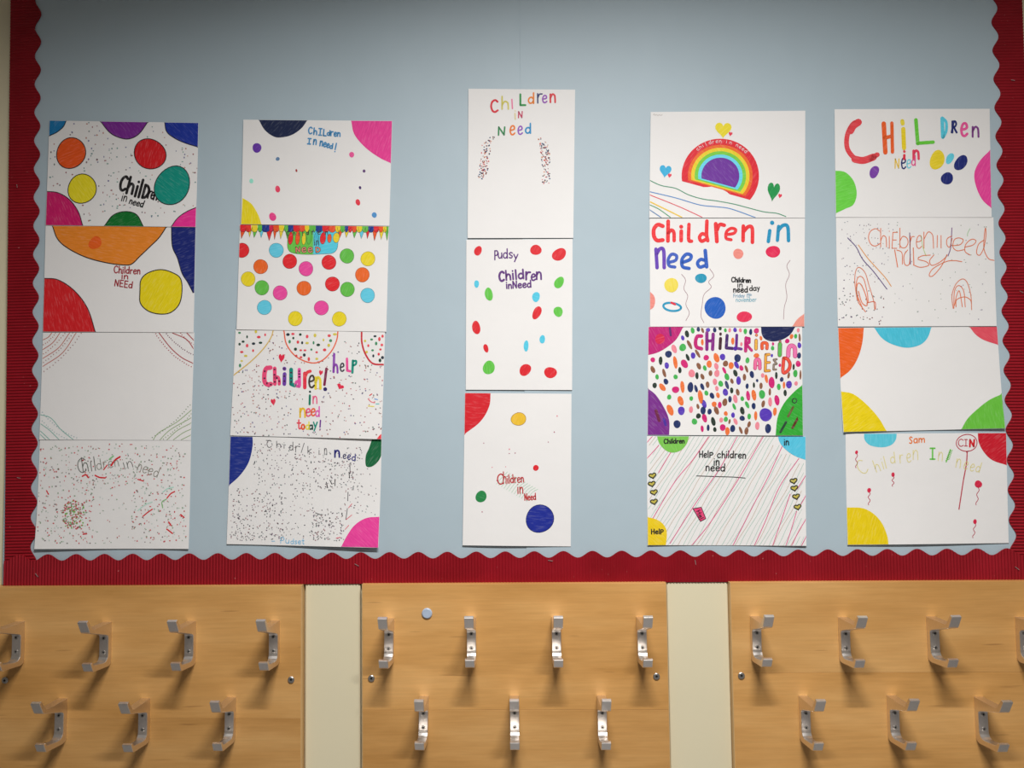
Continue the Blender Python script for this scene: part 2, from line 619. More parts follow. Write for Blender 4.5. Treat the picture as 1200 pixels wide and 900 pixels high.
G = {
    'a': (.5, [S((.45, .48), (.3, .6), (.08, .5), (.02, .25), (.12, .03), (.32, .05), (.45, .25)), P((.46, .6), (.48, 0))]),
    'b': (.5, [P((.05, 1), (.05, 0)), S((.05, .35), (.2, .58), (.42, .5), (.48, .25), (.35, .03), (.15, .02), (.05, .15))]),
    'c': (.5, [S((.45, .5), (.28, .6), (.08, .45), (.04, .22), (.16, .02), (.34, .01), (.47, .1))]),
    'd': (.5, [S((.43, .45), (.28, .58), (.08, .48), (.02, .22), (.15, .02), (.33, .06), (.43, .22)), P((.46, 1), (.46, 0))]),
    'e': (.48, [S((.06, .3), (.3, .33), (.44, .42), (.35, .59), (.15, .56), (.03, .32), (.1, .06), (.28, 0), (.46, .1))]),
    'f': (.42, [S((.4, .95), (.25, 1), (.18, .8), (.17, 0)), P((.02, .55), (.36, .58))]),
    'h': (.46, [P((.05, 1), (.05, 0)), S((.05, .32), (.2, .6), (.38, .52), (.42, .3), (.43, 0))]),
    'i': (.14, [P((.07, .6), (.07, 0)), P((.07, .86), (.071, .87))]),
    'k': (.44, [P((.05, 1), (.05, 0)), P((.4, .6), (.07, .27), (.42, 0))]),
    'l': (.14, [P((.07, 1), (.07, 0))]),
    'm': (.62, [P((.04, .6), (.04, 0)), S((.04, .35), (.16, .6), (.28, .5), (.3, 0)), S((.3, .35), (.44, .6), (.56, .5), (.58, 0))]),
    'n': (.45, [P((.04, .6), (.04, 0)), S((.04, .33), (.2, .6), (.36, .52), (.4, .3), (.41, 0))]),
    'o': (.48, [O(.24, .3, .21, .29)]),
    'p': (.48, [P((.05, .6), (.05, -.34)), S((.05, .4), (.2, .6), (.42, .52), (.46, .28), (.33, .04), (.15, .02), (.05, .15))]),
    'r': (.38, [P((.05, .6), (.06, 0)), S((.05, .32), (.18, .56), (.36, .58))]),
    's': (.44, [S((.4, .54), (.22, .62), (.06, .48), (.2, .33), (.38, .2), (.28, .02), (.04, .06))]),
    't': (.42, [S((.2, .95), (.2, .5), (.21, .12), (.3, 0), (.4, .06)), P((.02, .62), (.4, .62))]),
    'u': (.46, [S((.04, .6), (.05, .2), (.18, 0), (.36, .1), (.42, .3)), P((.43, .6), (.44, 0))]),
    'v': (.42, [P((.02, .6), (.2, 0), (.4, .6))]),
    'y': (.46, [P((.03, .6), (.22, .1)), P((.43, .6), (.1, -.32))]),
    'C': (.62, [S((.58, .86), (.38, 1), (.12, .84), (.03, .48), (.14, .12), (.36, 0), (.6, .14))]),
    'D': (.6, [P((.06, 1), (.06, 0)), S((.06, .99), (.32, .93), (.54, .68), (.55, .36), (.34, .07), (.06, .01))]),
    'E': (.5, [P((.46, 1), (.06, 1), (.06, 0), (.47, 0)), P((.06, .52), (.4, .52))]),
    'F': (.48, [P((.46, 1), (.06, .98), (.06, 0)), P((.06, .52), (.4, .52))]),
    'H': (.58, [P((.06, 1), (.06, 0)), P((.52, 1), (.52, 0)), P((.06, .5), (.52, .52))]),
    'I': (.4, [P((.2, 1), (.2, 0)), P((.04, 1), (.36, 1)), P((.04, 0), (.36, 0))]),
    'J': (.12, [P((.06, 1), (.06, 0))]),
    'L': (.5, [P((.06, 1), (.06, 0), (.47, 0))]),
    'N': (.56, [P((.04, 0), (.06, 1), (.47, .02), (.52, 1))]),
    'P': (.5, [P((.06, 1), (.06, 0)), S((.06, .98), (.34, 1), (.47, .78), (.34, .52), (.06, .48))]),
    'R': (.56, [P((.06, 1), (.06, 0)), S((.06, .98), (.34, 1), (.47, .78), (.34, .54), (.08, .5)), P((.2, .5), (.52, 0))]),
    'S': (.5, [S((.45, .88), (.25, 1), (.06, .8), (.24, .54), (.44, .3), (.3, .02), (.04, .1))]),
    '1': (.16, [P((.08, 1), (.08, 0))]),
    '5': (.46, [P((.42, 1), (.1, 1), (.08, .6)), S((.08, .58), (.34, .62), (.44, .32), (.28, .02), (.04, .08))]),
    '!': (.14, [P((.09, 1), (.06, .28)), P((.06, .03), (.061, .04))]),
    '/': (.34, [P((.3, 1), (.03, 0))]),
    '-': (.4, [P((.05, .4), (.35, .4))]),
    ',': (.2, [P((.1, .06), (.05, -.12))]),
    ' ': (.3, []),
}


def catmull(pts, closed=False, n=6):
    out = []
    m = len(pts)
    if m < 3:
        return list(pts)
    rng = range(m) if closed else range(m - 1)
    for i in rng:
        if closed:
            p0, p1, p2, p3 = pts[(i - 1) % m], pts[i], pts[(i + 1) % m], pts[(i + 2) % m]
        else:
            p1, p2 = pts[i], pts[i + 1]
            p0 = pts[i - 1] if i else (2 * p1[0] - p2[0], 2 * p1[1] - p2[1])
            p3 = pts[i + 2] if i + 2 < m else (2 * p2[0] - p1[0], 2 * p2[1] - p1[1])
        for k in range(n):
            t = k / n
            q = []
            for a in (0, 1):
                q.append(0.5 * (2 * p1[a] + (p2[a] - p0[a]) * t + (2 * p0[a] - 5 * p1[a] + 4 * p2[a] - p3[a]) * t * t
                                + (3 * p1[a] - p0[a] - 3 * p2[a] + p3[a]) * t ** 3))
            out.append(tuple(q))
    if not closed:
        out.append(tuple(pts[-1]))
    return out


class Ink:
    """flat felt-tip marks lying on one sheet; build() makes them one mesh"""

    def __init__(self, sheet, name):
        self.s, self.name = sheet, name
        self.v, self.f, self.i, self.m = [], [], [], []
        self.pieces, self.depth = [], 0

    def mid(self, col, streak=None):
        m = ink(col, streak)
        if m not in self.m:
            self.m.append(m)
        return self.m.index(m)

    def poly_rings(self, pts, col, layer, rings=5, streak=None):
        cx = sum(p[0] for p in pts) / len(pts)
        cy = sum(p[1] for p in pts) / len(pts)
        k = self.mid(col, streak)
        base = len(self.v)
        self.v.append(self.s.pos(cx, cy, layer))
        n = len(pts)
        for r in range(1, rings + 1):
            t = r / rings
            for p in pts:
                self.v.append(self.s.pos(cx + (p[0] - cx) * t, cy + (p[1] - cy) * t, layer))
        for q in range(n):
            self.f.append((base, base + 1 + q, base + 1 + (q + 1) % n))
            self.i.append(k)
        for r in range(rings - 1):
            a = base + 1 + r * n
            for q in range(n):
                self.f.append((a + q, a + n + q, a + n + (q + 1) % n, a + (q + 1) % n))
                self.i.append(k)

    def ribbon(self, pts, w, col, layer, caps=True):
        # drop repeated points, then resample
        q = [pts[0]]
        for p in pts[1:]:
            if math.hypot(p[0] - q[-1][0], p[1] - q[-1][1]) > 1e-3:
                q.append(p)
        if len(q) < 2:
            q.append((q[0][0] + 0.01, q[0][1]))
        step = 11.0
        r = [q[0]]
        for a, b in zip(q, q[1:]):
            n = max(1, int(math.hypot(b[0] - a[0], b[1] - a[1]) / step))
            for j in range(1, n + 1):
                r.append((a[0] + (b[0] - a[0]) * j / n, a[1] + (b[1] - a[1]) * j / n))
        k = self.mid(col)
        base = len(self.v)
        m = len(r)
        nrm = []
        for j in range(m):
            a, b = r[max(0, j - 1)], r[min(m - 1, j + 1)]
            dx, dy = b[0] - a[0], b[1] - a[1]
            L = math.hypot(dx, dy) or 1.0
            nrm.append((-dy / L, dx / L))
        for (x, y), (nx, ny) in zip(r, nrm):
            self.v.append(self.s.pos(x + nx * w / 2, y + ny * w / 2, layer))
            self.v.append(self.s.pos(x - nx * w / 2, y - ny * w / 2, layer))
        for j in range(m - 1):
            a = base + 2 * j
            self.f.append((a, a + 1, a + 3, a + 2))
            self.i.append(k)
        if caps:
            for end, (x, y), (nx, ny), sgn in ((0, r[0], nrm[0], 1), (m - 1, r[-1], nrm[-1], -1)):
                a0 = base + 2 * end
                ids = [a0]
                ang0 = math.atan2(ny, nx)
                for j in range(1, 5):
                    a = ang0 + sgn * math.pi * j / 5
                    ids.append(len(self.v))
                    self.v.append(self.s.pos(x + math.cos(a) * w / 2, y + math.sin(a) * w / 2, layer))
                ids.append(a0 + 1)
                self.f.append(tuple(ids))
                self.i.append(k)

    def line(self, pts, w, col, layer=2, smooth=True):
        self.pieces.append(len(self.f))
        if smooth:
            self.ribbon(catmull(pts), w, col, layer)
        else:
            for a, b in zip(pts, pts[1:]):
                self.ribbon([a, b], w, col, layer)
        return self

    def ellipse_pts(self, cx, cy, rx, ry, rot=0, wob=0.03, n=28):
        ph = random.uniform(0, 6)
        out = []
        c, s = math.cos(math.radians(rot)), math.sin(math.radians(rot))
        for k in range(n):
            a = 2 * math.pi * k / n
            f = 1 + wob * math.sin(2 * a + ph) + wob * 0.6 * math.sin(3 * a + 2 * ph)
            x, y = rx * f * math.cos(a), ry * f * math.sin(a)
            out.append((cx + x * c - y * s, cy + x * s + y * c))
        return out

    def dot(self, x, y, r, col, layer=1, n=7):
        k = self.mid(col)
        base = len(self.v)
        e = random.uniform(0.75, 1.3)
        for j in range(n):
            a = 2 * math.pi * j / n
            self.v.append(self.s.pos(x + r * e * math.cos(a), y + r / e * math.sin(a), layer))
        self.f.append(tuple(range(base, base + n)))
        self.i.append(k)

    def glyph(self, ch, x, y, h, w, sw, col, rot=0, slant=0, layer=2):
        adv, strokes = G[ch]
        fx = (w / adv) if w else h
        c, s = math.cos(math.radians(rot)), math.sin(math.radians(rot))

        def T(p):
            gx, gy = p[0] * fx + slant * p[1] * h, -p[1] * h
            return (x + gx * c - gy * s, y + gx * s + gy * c)
        for kind, pts in strokes:
            q = [T(p) for p in pts]
            self.line(q, sw, col, layer, kind == 's')
        return self

    def text(self, s, x0, y0, x1, y1, h, sw, col, slant=0, layer=2, jit=0.02):
        tot = sum(G[ch][0] for ch in s) + 0.14 * (len(s) - 1)
        L = math.hypot(x1 - x0, y1 - y0)
        f = L / tot
        rot = math.degrees(math.atan2(y1 - y0, x1 - x0))
        t = 0
        for n, ch in enumerate(s):
            cc = col[n % len(col)] if isinstance(col, list) else col
            self.glyph(ch, x0 + (x1 - x0) * t / tot, y0 + (y1 - y0) * t / tot + random.uniform(-1, 1) * jit * h, h * random.uniform(0.96, 1.04),
                       G[ch][0] * f, sw, cc, rot, slant, layer)
            t += G[ch][0] + 0.14
        return self

    def build(self, stuff=False, label=None, gap=None):
        """gap: marks further apart than this (in metres) become parts of their own; 0 = every stroke"""
        if not self.v:
            return None
        if gap is None:
            o = mesh_obj(self.name, self.v, self.f, self.m, self.i, parent=self.s.obj)
            if stuff:
                o['kind'] = 'stuff'
            return o
        st = self.pieces + [len(self.f)]
        items = []
        for a, b in zip(st, st[1:]):
            ids = {q for f in self.f[a:b] for q in f}
            if ids:
                items.append([range(a, b), min(self.v[q].x for q in ids), max(self.v[q].x for q in ids), min(self.v[q].z for q in ids), max(self.v[q].z for q in ids)])
        grp = list(range(len(items)))
        if gap:
            for i in range(len(items)):
                for j in range(i):
                    A, B = items[i], items[j]
                    if max(A[1], B[1]) - min(A[2], B[2]) < gap and max(A[3], B[3]) - min(A[4], B[4]) < gap * 0.45:
                        ga, gb = grp[i], grp[j]
                        grp = [gb if g == ga else g for g in grp]
        for g in sorted(set(grp)):
            fi = [q for n, it in enumerate(items) if grp[n] == g for q in it[0]]
            used, vs_, fs, mi, ms = {}, [], [], [], []
            for q in fi:
                for t in self.f[q]:
                    if t not in used:
                        used[t] = len(vs_)
                        vs_.append(self.v[t])
                fs.append(tuple(used[t] for t in self.f[q]))
                mm = self.m[self.i[q]]
                if mm not in ms:
                    ms.append(mm)
                mi.append(ms.index(mm))
            mesh_obj(self.name, vs_, fs, ms, mi, parent=self.s.obj)


BLACK = (22, 20, 22)


class Sheet:
    def __init__(self, x0, y0, k, corners, row, rows, lift, label):
        self.x0, self.y0, self.k = x0, y0, k
        self.base = PAPER0 + 0.0017 + 0.0005 * (rows - row)
        self.lift = lift
        self.ph = random.uniform(0, 6)
        tl, tr, br_, bl_ = [at(a, b, self.base) for a, b in corners]
        self.q = (tl, tr, br_, bl_)
        c = (tl + tr + br_ + bl_) / 4
        self.c = Vector((c.x, -self.base, c.z))
        nx, nz = 20, 16
        vs_, fs = [], []
        for side in (0, 1):
            for j in range(nz + 1):
                for i in range(nx + 1):
                    u, v = i / nx, j / nz
                    p = (tl * (1 - u) + tr * u) * (1 - v) + (bl_ * (1 - u) + br_ * u) * v
                    y = -self.base - self.bulge(p.x, p.z) + (0.00028 if side else 0)
                    vs_.append(Vector((p.x, y, p.z)) - self.c)
        n = (nx + 1) * (nz + 1)
        for j in range(nz):
            for i in range(nx):
                a = j * (nx + 1) + i
                fs.append((a, a + nx + 1, a + nx + 2, a + 1))
                fs.append((n + a, n + a + 1, n + a + nx + 2, n + a + nx + 1))
        rim = ([(i, 0) for i in range(nx)] + [(nx, j) for j in range(nz)] + [(i, nz) for i in range(nx, 0, -1)] + [(0, j) for j in range(nz, 0, -1)])
        b0 = len(vs_)
        for (i, j) in rim:
            a = j * (nx + 1) + i
            vs_ += [vs_[a].copy(), vs_[n + a].copy()]
        m_ = len(rim)
        for k_ in range(m_):
            a, b_ = b0 + 2 * k_, b0 + 2 * ((k_ + 1) % m_)
            fs.append((a, b_, b_ + 1, a + 1))
        self.obj = mesh_obj('drawing', vs_, fs, [M['paper']], loc=self.c, smooth=False)
        me = self.obj.data
        me.polygons.foreach_set('use_smooth', [k_ < 2 * nx * nz for k_ in range(len(me.polygons))])
        tag(self.obj, label, 'drawing', 'drawings pinned to the display board')

    def uv(self, x, z):
        tl, tr, br_, bl_ = self.q
        v = ((tl.z + tr.z) / 2 - z) / ((tl.z + tr.z) / 2 - (bl_.z + br_.z) / 2)
        u = (x - (tl.x + bl_.x) / 2) / ((tr.x + br_.x) / 2 - (tl.x + bl_.x) / 2)
        return u, v

    def bulge(self, x, z):
        u, v = self.uv(x, z)
        v = max(0.0, min(1.0, v))
        g = 0.55 + 0.45 * math.sin(3.6 * u + self.ph)
        low = max(0.0, (v - 0.35) / 0.65)
        top = max(0.0, (0.25 - v) / 0.25)
        return self.lift * g * low * low + 0.0006 * math.sin(3.14 * u) ** 2 * math.sin(3.14 * v) + 0.0004 * top * top * (0.5 + 0.5 * math.sin(5 * u + 2 * self.ph))

    def pos(self, zx, zy, layer):
        px, py = self.x0 + zx / self.k, self.y0 + zy / self.k
        p = at(px, py, self.base)
        tl, tr, br_, bl_ = self.q
        # keep marks on the sheet
        for _ in range(2):
            v = (tl.z + (tr.z - tl.z) * 0.5 - p.z) / (tl.z + (tr.z - tl.z) * 0.5 - (bl_.z + (br_.z - bl_.z) * 0.5))
            xa, xb = tl.x + (bl_.x - tl.x) * v, tr.x + (br_.x - tr.x) * v
            p.x = min(max(p.x, xa + 0.0004), xb - 0.0004)
            u = (p.x - xa) / (xb - xa)
            za, zb = tl.z + (tr.z - tl.z) * u, bl_.z + (br_.z - bl_.z) * u
            p.z = max(min(p.z, za - 0.0004), zb + 0.0004)
        y = -self.base - self.bulge(p.x, p.z) - 0.00016 - 0.00004 * layer
        return Vector((p.x, y, p.z)) - self.c

    # ---- parts
    def patch(self, col, curve, corners=(), outline=None, layer=1, smooth=True, name='coloured_patch', extra=None):
        k = Ink(self, name)
        cv = catmull(list(curve)) if smooth else list(curve)
        k.poly_rings(cv + list(corners), col, layer, 9)
        if outline:
            k.ribbon(cv, outline, BLACK, layer + 1)
        if extra:
            extra(k)
        return k.build()

    def spot(self, col, cx, cy, rx, ry=None, rot=0, outline=None, layer=1, name='coloured_spot', wob=0.03, oc=BLACK):
        k = Ink(self, name)
        pts = k.ellipse_pts(cx, cy, rx, ry or rx, rot, wob)
        k.poly_rings(pts, col, layer, 4 if rx > 30 else 2)
        if outline:
            k.ribbon(pts + [pts[0]], outline, oc, layer + 1, False)
        return k.build()

    def heart(self, col, cx, cy, w, h=None, rot=0, layer=2, name='heart', outline=None, oc=BLACK):
        h = h or w
        pts = []
        c, s = math.cos(math.radians(rot)), math.sin(math.radians(rot))
        for j in range(28):
            t = 2 * math.pi * j / 28
            x = 16 * math.sin(t) ** 3 / 16.0 * w
            y = -(13 * math.cos(t) - 5 * math.cos(2 * t) - 2 * math.cos(3 * t) - math.cos(4 * t)) / 15.0 * h
            pts.append((cx + x * c - y * s, cy + x * s + y * c))
        k = Ink(self, name)
        k.poly_rings(pts, col, layer, 3)
        if outline:
            k.ribbon(pts + [pts[0]], outline, oc, layer + 1, False)
        return k.build()

    def ink(self, name='lettering'):
        return Ink(self, name)

    def confetti(self, n, box, cols, r0, r1, avoid=(), name='confetti_dots', fn=None):
        k = Ink(self, name)
        tries = 0
        done = 0
        while done < n and tries < n * 30:
            tries += 1
            x, y = random.uniform(box[0], box[2]), random.uniform(box[1], box[3])
            if fn and not fn(x, y):
                continue
            if any(((x - a[0]) / a[2]) ** 2 + ((y - a[1]) / a[3]) ** 2 < 1 for a in avoid):
                continue
            k.dot(x, y, random.uniform(r0, r1), random.choice(cols))
            done += 1
        return k.build(stuff=True)

# ------------------------------------------------------------------ the drawings, column by column
RED, DRED, ORANGE, YEL, GRN, DGRN = (200, 28, 38), (150, 30, 42), (226, 96, 28), (232, 206, 16), (88, 178, 62), (14, 100, 46)
SKY, BLUE, NAVY, PURP, PINK, MAG = (74, 182, 206), (24, 84, 172), (16, 28, 84), (92, 44, 150), (228, 62, 146), (182, 22, 96)
TEAL, SALMON, BROWN, DGREEN2 = (0, 130, 115), (236, 142, 130), (122, 72, 52), (20, 60, 40)

# ---- first column
d = Sheet(40, 130, 6, [(58, 141.2), (232.8, 144), (229.7, 266.3), (53.5, 264)], 1, 4, 0.0012,
          'drawing of black-outlined orange, red, yellow and teal balls atop the leftmost column')
d.patch((18, 108, 160), [(228, 64), (205, 112), (160, 150), (106, 176)], [(102, 62)], 6)
d.patch((112, 34, 132), [(462, 66), (530, 150), (600, 188), (670, 197), (740, 160), (808, 66)], [], 6)
d.patch((18, 44, 140), [(918, 72), (932, 145), (985, 190), (1060, 225), (1160, 256)], [(1162, 80)], 6)
d.spot((228, 84, 24), 260, 297, 103, 108, 20, 6)
d.spot((192, 18, 26), 815, 303, 112, 106, 30, 6)
d.spot((226, 206, 34), 338, 548, 101, 102, 0, 6)
d.spot((0, 132, 116), 972, 525, 118, 142, 22, 6, layer=5)
d.patch((186, 20, 92), [(88, 566), (170, 576), (250, 625), (312, 710), (343, 810)], [(70, 812)], 6)
d.patch((0, 102, 36), [(494, 812), (555, 735), (640, 708), (722, 730), (770, 814)], [], 6)
d.patch((226, 44, 142), [(962, 822), (1010, 755), (1075, 708), (1145, 678)], [(1146, 826)], 6)
k = d.ink()
for ch, x, y, h, w in (('C', 596, 556, 100, 46), ('h', 646, 578, 116, 46), ('i', 704, 600, 120, 14), ('l', 730, 606, 124, 12), ('D', 758, 610, 92, 40),
                       ('r', 796, 612, 84, 24), ('e', 818, 616, 76, 24), ('n', 838, 624, 84, 24)):
    k.glyph(ch, x, y, h, w, 19 if h > 90 else 12, BLACK, 8, 0.12, 3)
k.text('in', 612, 632, 650, 638, 58, 7, BLACK, 0.1)
k.text('need', 668, 652, 764, 678, 46, 8, BLACK, 0.1)
k.build(gap=0.012)
d.confetti(150, (112, 80, 1150, 800), [(96, 86, 92), (150, 100, 104), (96, 130, 128), (130, 160, 150), (170, 120, 104), (100, 100, 140)], 3.6, 6.4,
           [(260, 297, 115, 120), (815, 303, 125, 118), (338, 548, 115, 115), (972, 525, 140, 155), (640, 60, 190, 150), (1120, 80, 220, 190),
            (90, 800, 270, 250), (635, 800, 150, 105), (1140, 820, 190, 150), (720, 560, 150, 90), (110, 62, 130, 120)])

d = Sheet(40, 255, 6, [(53.5, 264.5), (229.5, 266), (227, 389.7), (50.3, 388.7)], 2, 4, 0.001,
          'drawing with a broad orange half circle above a round yellow ball')
d.patch((222, 128, 36), [(128, 54), (165, 150), (240, 217), (370, 281), (520, 320), (640, 334), (690, 325), (745, 272), (820, 200), (880, 140), (938, 54)], [], 7,
        extra=lambda k: k.poly_rings(k.ellipse_pts(430, 178, 44, 46, 20, 0.1), (224, 92, 24), 3, 3))
d.patch((14, 30, 104), [(966, 58), (972, 200), (1008, 285), (1040, 390), (1080, 455), (1118, 528)], [(1126, 530), (1145, 58)], 6)
d.patch((194, 26, 32), [(66, 427), (170, 438), (285, 515), (378, 640), (434, 812)], [(54, 812)], 6)
d.patch(YEL, [(745, 520), (752, 440), (800, 390), (890, 366), (975, 388), (1030, 430), (1040, 520), (1020, 610), (960, 668), (880, 678), (800, 655), (748, 600), (745, 521)], [], 7, name='coloured_spot')
k = d.ink()
k.text('Children', 562, 388, 746, 398, 48, 8, DRED)
k.text('in', 615, 430, 662, 432, 40, 8, DRED)
k.text('NEEd', 566, 480, 690, 496, 44, 8, DRED)
k.build(gap=0.012)

d = Sheet(40, 380, 6, [(50.3, 389.7), (227.8, 389.7), (223.8, 516), (46.3, 515.3)], 3, 4, 0.0008,
          'mostly blank drawing with thin red and green curves in its corners')
k = d.ink('corner_curve')
for a, b, m in (((62, 110), (125, 60), 6), ((62, 178), (182, 60), 10), ((62, 240), (250, 60), 16), ((62, 296), (296, 60), 22)):
    c = ((a[0] + b[0]) / 2 + m, (a[1] + b[1]) / 2 + m)
    k.line([a, c, b], 5, (176, 92, 78))
k.line([(880, 62), (960, 165), (1040, 235), (1122, 276)], 6, (160, 56, 60))
k.line([(975, 62), (1070, 105), (1122, 172)], 6, (160, 56, 60))
k.line([(1075, 62), (1126, 116)], 6, (160, 56, 60))
for pts in ([(48, 636), (120, 660), (190, 740), (278, 812)], [(48, 700), (110, 745), (178, 812)], [(46, 750), (112, 812)], [(46, 775), (85, 812)]):
    k.line(pts, 5, (120, 170, 158))
for pts in ([(838, 812), (880, 760), (1000, 690), (1110, 600)], [(885, 812), (960, 740), (1110, 655)], [(935, 812), (1010, 745), (1110, 692)],
            [(980, 812), (1050, 762), (1110, 735)], [(1035, 812), (1110, 775)]):
    k.line(pts, 5, (140, 162, 120))
k.build(gap=0)
k = d.ink('dotted_curve')
for (ax, ay, bx, by, m, n, col) in ((70, 330, 330, 62, 26, 16, (150, 110, 110)), (66, 268, 272, 62, 18, 14, (150, 110, 110)), (64, 210, 216, 62, 12, 11, (170, 110, 100)),
                                    (64, 145, 150, 62, 8, 8, (170, 110, 100)), (855, 66, 1104, 300, -26, 20, (160, 50, 60)), (930, 66, 1118, 214, -14, 16, (110, 60, 80)),
                                    (1030, 62, 1122, 140, -8, 8, (160, 60, 60)), (60, 620, 300, 800, -20, 16, (150, 170, 175)), (832, 796, 1096, 566, 20, 18, (120, 140, 110)),
                                    (910, 806, 1104, 630, 12, 14, (140, 160, 120)), (60, 680, 230, 806, -12, 12, (160, 180, 180))):
    for j in range(n):
        t = j / (n - 1)
        b_ = 4 * t * (1 - t) * m
        k.dot(ax + (bx - ax) * t + abs(b_) * (1 if m > 0 else -1) * 0.6 + random.uniform(-2, 2), ay + (by - ay) * t + b_ * 0.6 + (abs(b_) if m < 0 else 0) * 1.3 + random.uniform(-2, 2), 4.2, col)
k.build(stuff=True)

d = Sheet(35, 505, 6, [(46.7, 515.8), (223.8, 516.3), (221.7, 643), (42, 643)], 4, 4, 0.006,
          'drawing sprinkled with tiny red and green dots, bottom of the leftmost column')
k = d.ink()
GREY = (96, 98, 92)
k.glyph('C', 338, 294, 100, 62, 6, GREY, -4)
k.text('hil', 372, 290, 470, 276, 100, 6, GREY)
k.text('dren', 475, 274, 630, 246, 74, 5, (130, 132, 122))
k.text('in', 664, 270, 730, 252, 76, 5, GREY)
k.text('need', 752, 276, 896, 326, 74, 5, (126, 122, 112))
k.build(gap=0.012)
k = d.ink('felt_tip_stroke')
for pts, w, col in (([(572, 244), (600, 205), (634, 182)], 12, RED), ([(560, 200), (588, 176)], 10, (120, 176, 120)), ([(520, 272), (545, 240)], 8, RED),
                    ([(370, 318), (395, 308), (412, 328)], 10, RED), ([(460, 312), (490, 326), (530, 330)], 10, RED), ([(965, 472), (990, 442), (1018, 426)], 9, RED),
                    ([(796, 600), (830, 572), (862, 550)], 8, RED), ([(1062, 588), (1086, 608)], 9, RED), ([(760, 560), (810, 520), (860, 500)], 7, (170, 205, 190)),
                    ([(936, 430), (970, 405), (1010, 395)], 7, (160, 205, 190)), ([(935, 540), (930, 500), (960, 480)], 7, (120, 170, 110)), ([(965, 690), (1005, 720)], 9, RED),
                    ([(978, 640), (995, 665)], 9, RED), ([(378, 725), (402, 722)], 9, RED), ([(118, 420), (132, 445)], 8, RED), ([(760, 340), (800, 352)], 8, RED)):
    k.line(pts, w, col)
k.build(gap=0)
CF = [(190, 84, 88), (182, 66, 72), (130, 152, 126), (120, 108, 108), (150, 164, 148), (178, 192, 184), (176, 140, 136)]
d.confetti(300, (60, 100, 450, 790), CF, 3.4, 6.2)
d.confetti(300, (720, 100, 1100, 790), CF, 3.4, 6.2)
d.confetti(110, (400, 90, 760, 420), CF, 3.4, 5.6)
d.confetti(45, (430, 420, 740, 800), CF, 3.2, 5.4)
d.confetti(170, (225, 480, 400, 690), CF[:3] + [(120, 170, 90)], 4, 7.5, fn=lambda x, y: ((x - 312) / 88) ** 2 + ((y - 590) / 105) ** 2 < 1)

# ---- second column
d = Sheet(270, 130, 6, [(285.3, 140.3), (459.7, 141.7), (456.3, 264.7), (282.5, 263)], 1, 4, 0.001,
          'drawing with navy half circle and pink corner, directly above the bunting drawing')
d.patch((10, 26, 62), [(198, 58), (240, 132), (300, 178), (352, 187), (430, 170), (500, 122), (546, 58)], [])
d.patch((232, 56, 146), [(848, 60), (872, 165), (950, 258), (1050, 330), (1140, 372)], [(1145, 62)])
d.patch((230, 206, 24), [(86, 612), (150, 655), (198, 735), (222, 806)], [(66, 806)])
for c, x, y, rx, ry in ((PURP, 187, 260, 32, 33), ((90, 122, 156), 333, 338, 14, 13), ((140, 210, 190), 148, 493, 14, 17), ((216, 60, 92), 333, 550, 17, 24),
                        ((226, 62, 134), 298, 745, 24, 30), ((236, 84, 154), 853, 308, 18, 19), ((86, 50, 104), 940, 423, 10, 11), ((62, 32, 92), 912, 540, 9, 11),
                        ((206, 30, 52), 897, 643, 16, 22), ((72, 132, 184), 1012, 732, 17, 20), ((150, 40, 40), 465, 420, 7, 10)):
    d.spot(c, x, y, rx, ry, -15)
k = d.ink()
for ch, x, y, h, w in (('C', 548, 160, 46, 26), ('h', 584, 166, 46, 24), ('I', 618, 170, 46, 26), ('L', 652, 174, 44, 22), ('d', 680, 172, 34, 20), ('r', 704, 174, 48, 18),
                       ('e', 728, 178, 46, 18), ('n', 752, 178, 42, 20)):
    k.glyph(ch, x, y, h, w, 10, (62, 128, 174), 4)
for ch, x, y, h, w in (('I', 540, 232, 38, 26), ('n', 582, 236, 58, 22), ('n', 628, 246, 56, 20), ('e', 654, 252, 50, 18), ('e', 676, 258, 46, 18), ('d', 698, 264, 34, 20), ('!', 728, 288, 60, 16)):
    k.glyph(ch, x, y, h, w, 10, (62, 128, 174), 4, 0.06)
k.build(gap=0.012)

d = Sheet(270, 255, 6, [(281, 263.3), (455.8, 265.3), (452.8, 388.8), (277.5, 386.2)], 2, 4, 0.002,
          'drawing with rainbow bunting across its top and rows of coloured spots below')
BR, BO, BY, BG, BN, BS = (206, 28, 36), (228, 84, 28), (226, 196, 40), (88, 172, 62), (14, 48, 128), (88, 184, 206)
for a, b, col in ((70, 165, BR), (160, 245, (216, 52, 40)), (250, 345, BY), (350, 415, BG), (415, 530, BN), (530, 592, (196, 24, 66)), (592, 680, BO), (680, 760, BY), (762, 825, BG),
                  (820, 905, BN), (905, 1005, BR), (1000, 1085, (220, 76, 36)), (1085, 1150, BY), (1150, 1215, BG)):
    x0, x1 = 36 + a * .45, 36 + b * .45
    d.patch(col, [(x0, 84), (x0 + 5, 96), ((x0 + x1) / 2, 102), (x1 - 5, 96), (x1, 84)], [(x1, 44), (x0, 44)], 2, 2, name='bunting_scallop')
for a, b, col in ((15, 55, BG), (55, 158, BN), (158, 262, BR), (260, 362, (220, 76, 36)), (360, 438, BY), (438, 508, BG), (508, 562, BN), (560, 622, BR), (620, 692, (220, 76, 36)),
                  (690, 778, BY), (778, 874, BG), (874, 960, BN), (960, 1040, BR), (1040, 1106, BO), (1106, 1165, BY), (1160, 1205, BG)):
    x0, x1 = 576 + a * .45, 576 + b * .45
    d.patch(col, [(x0, 84), (x0 + 5, 98), ((x0 + x1) / 2, 105), (x1 - 5, 98), (x1, 84)], [(x1, 44), (x0, 44)], 2, 2, name='bunting_scallop')
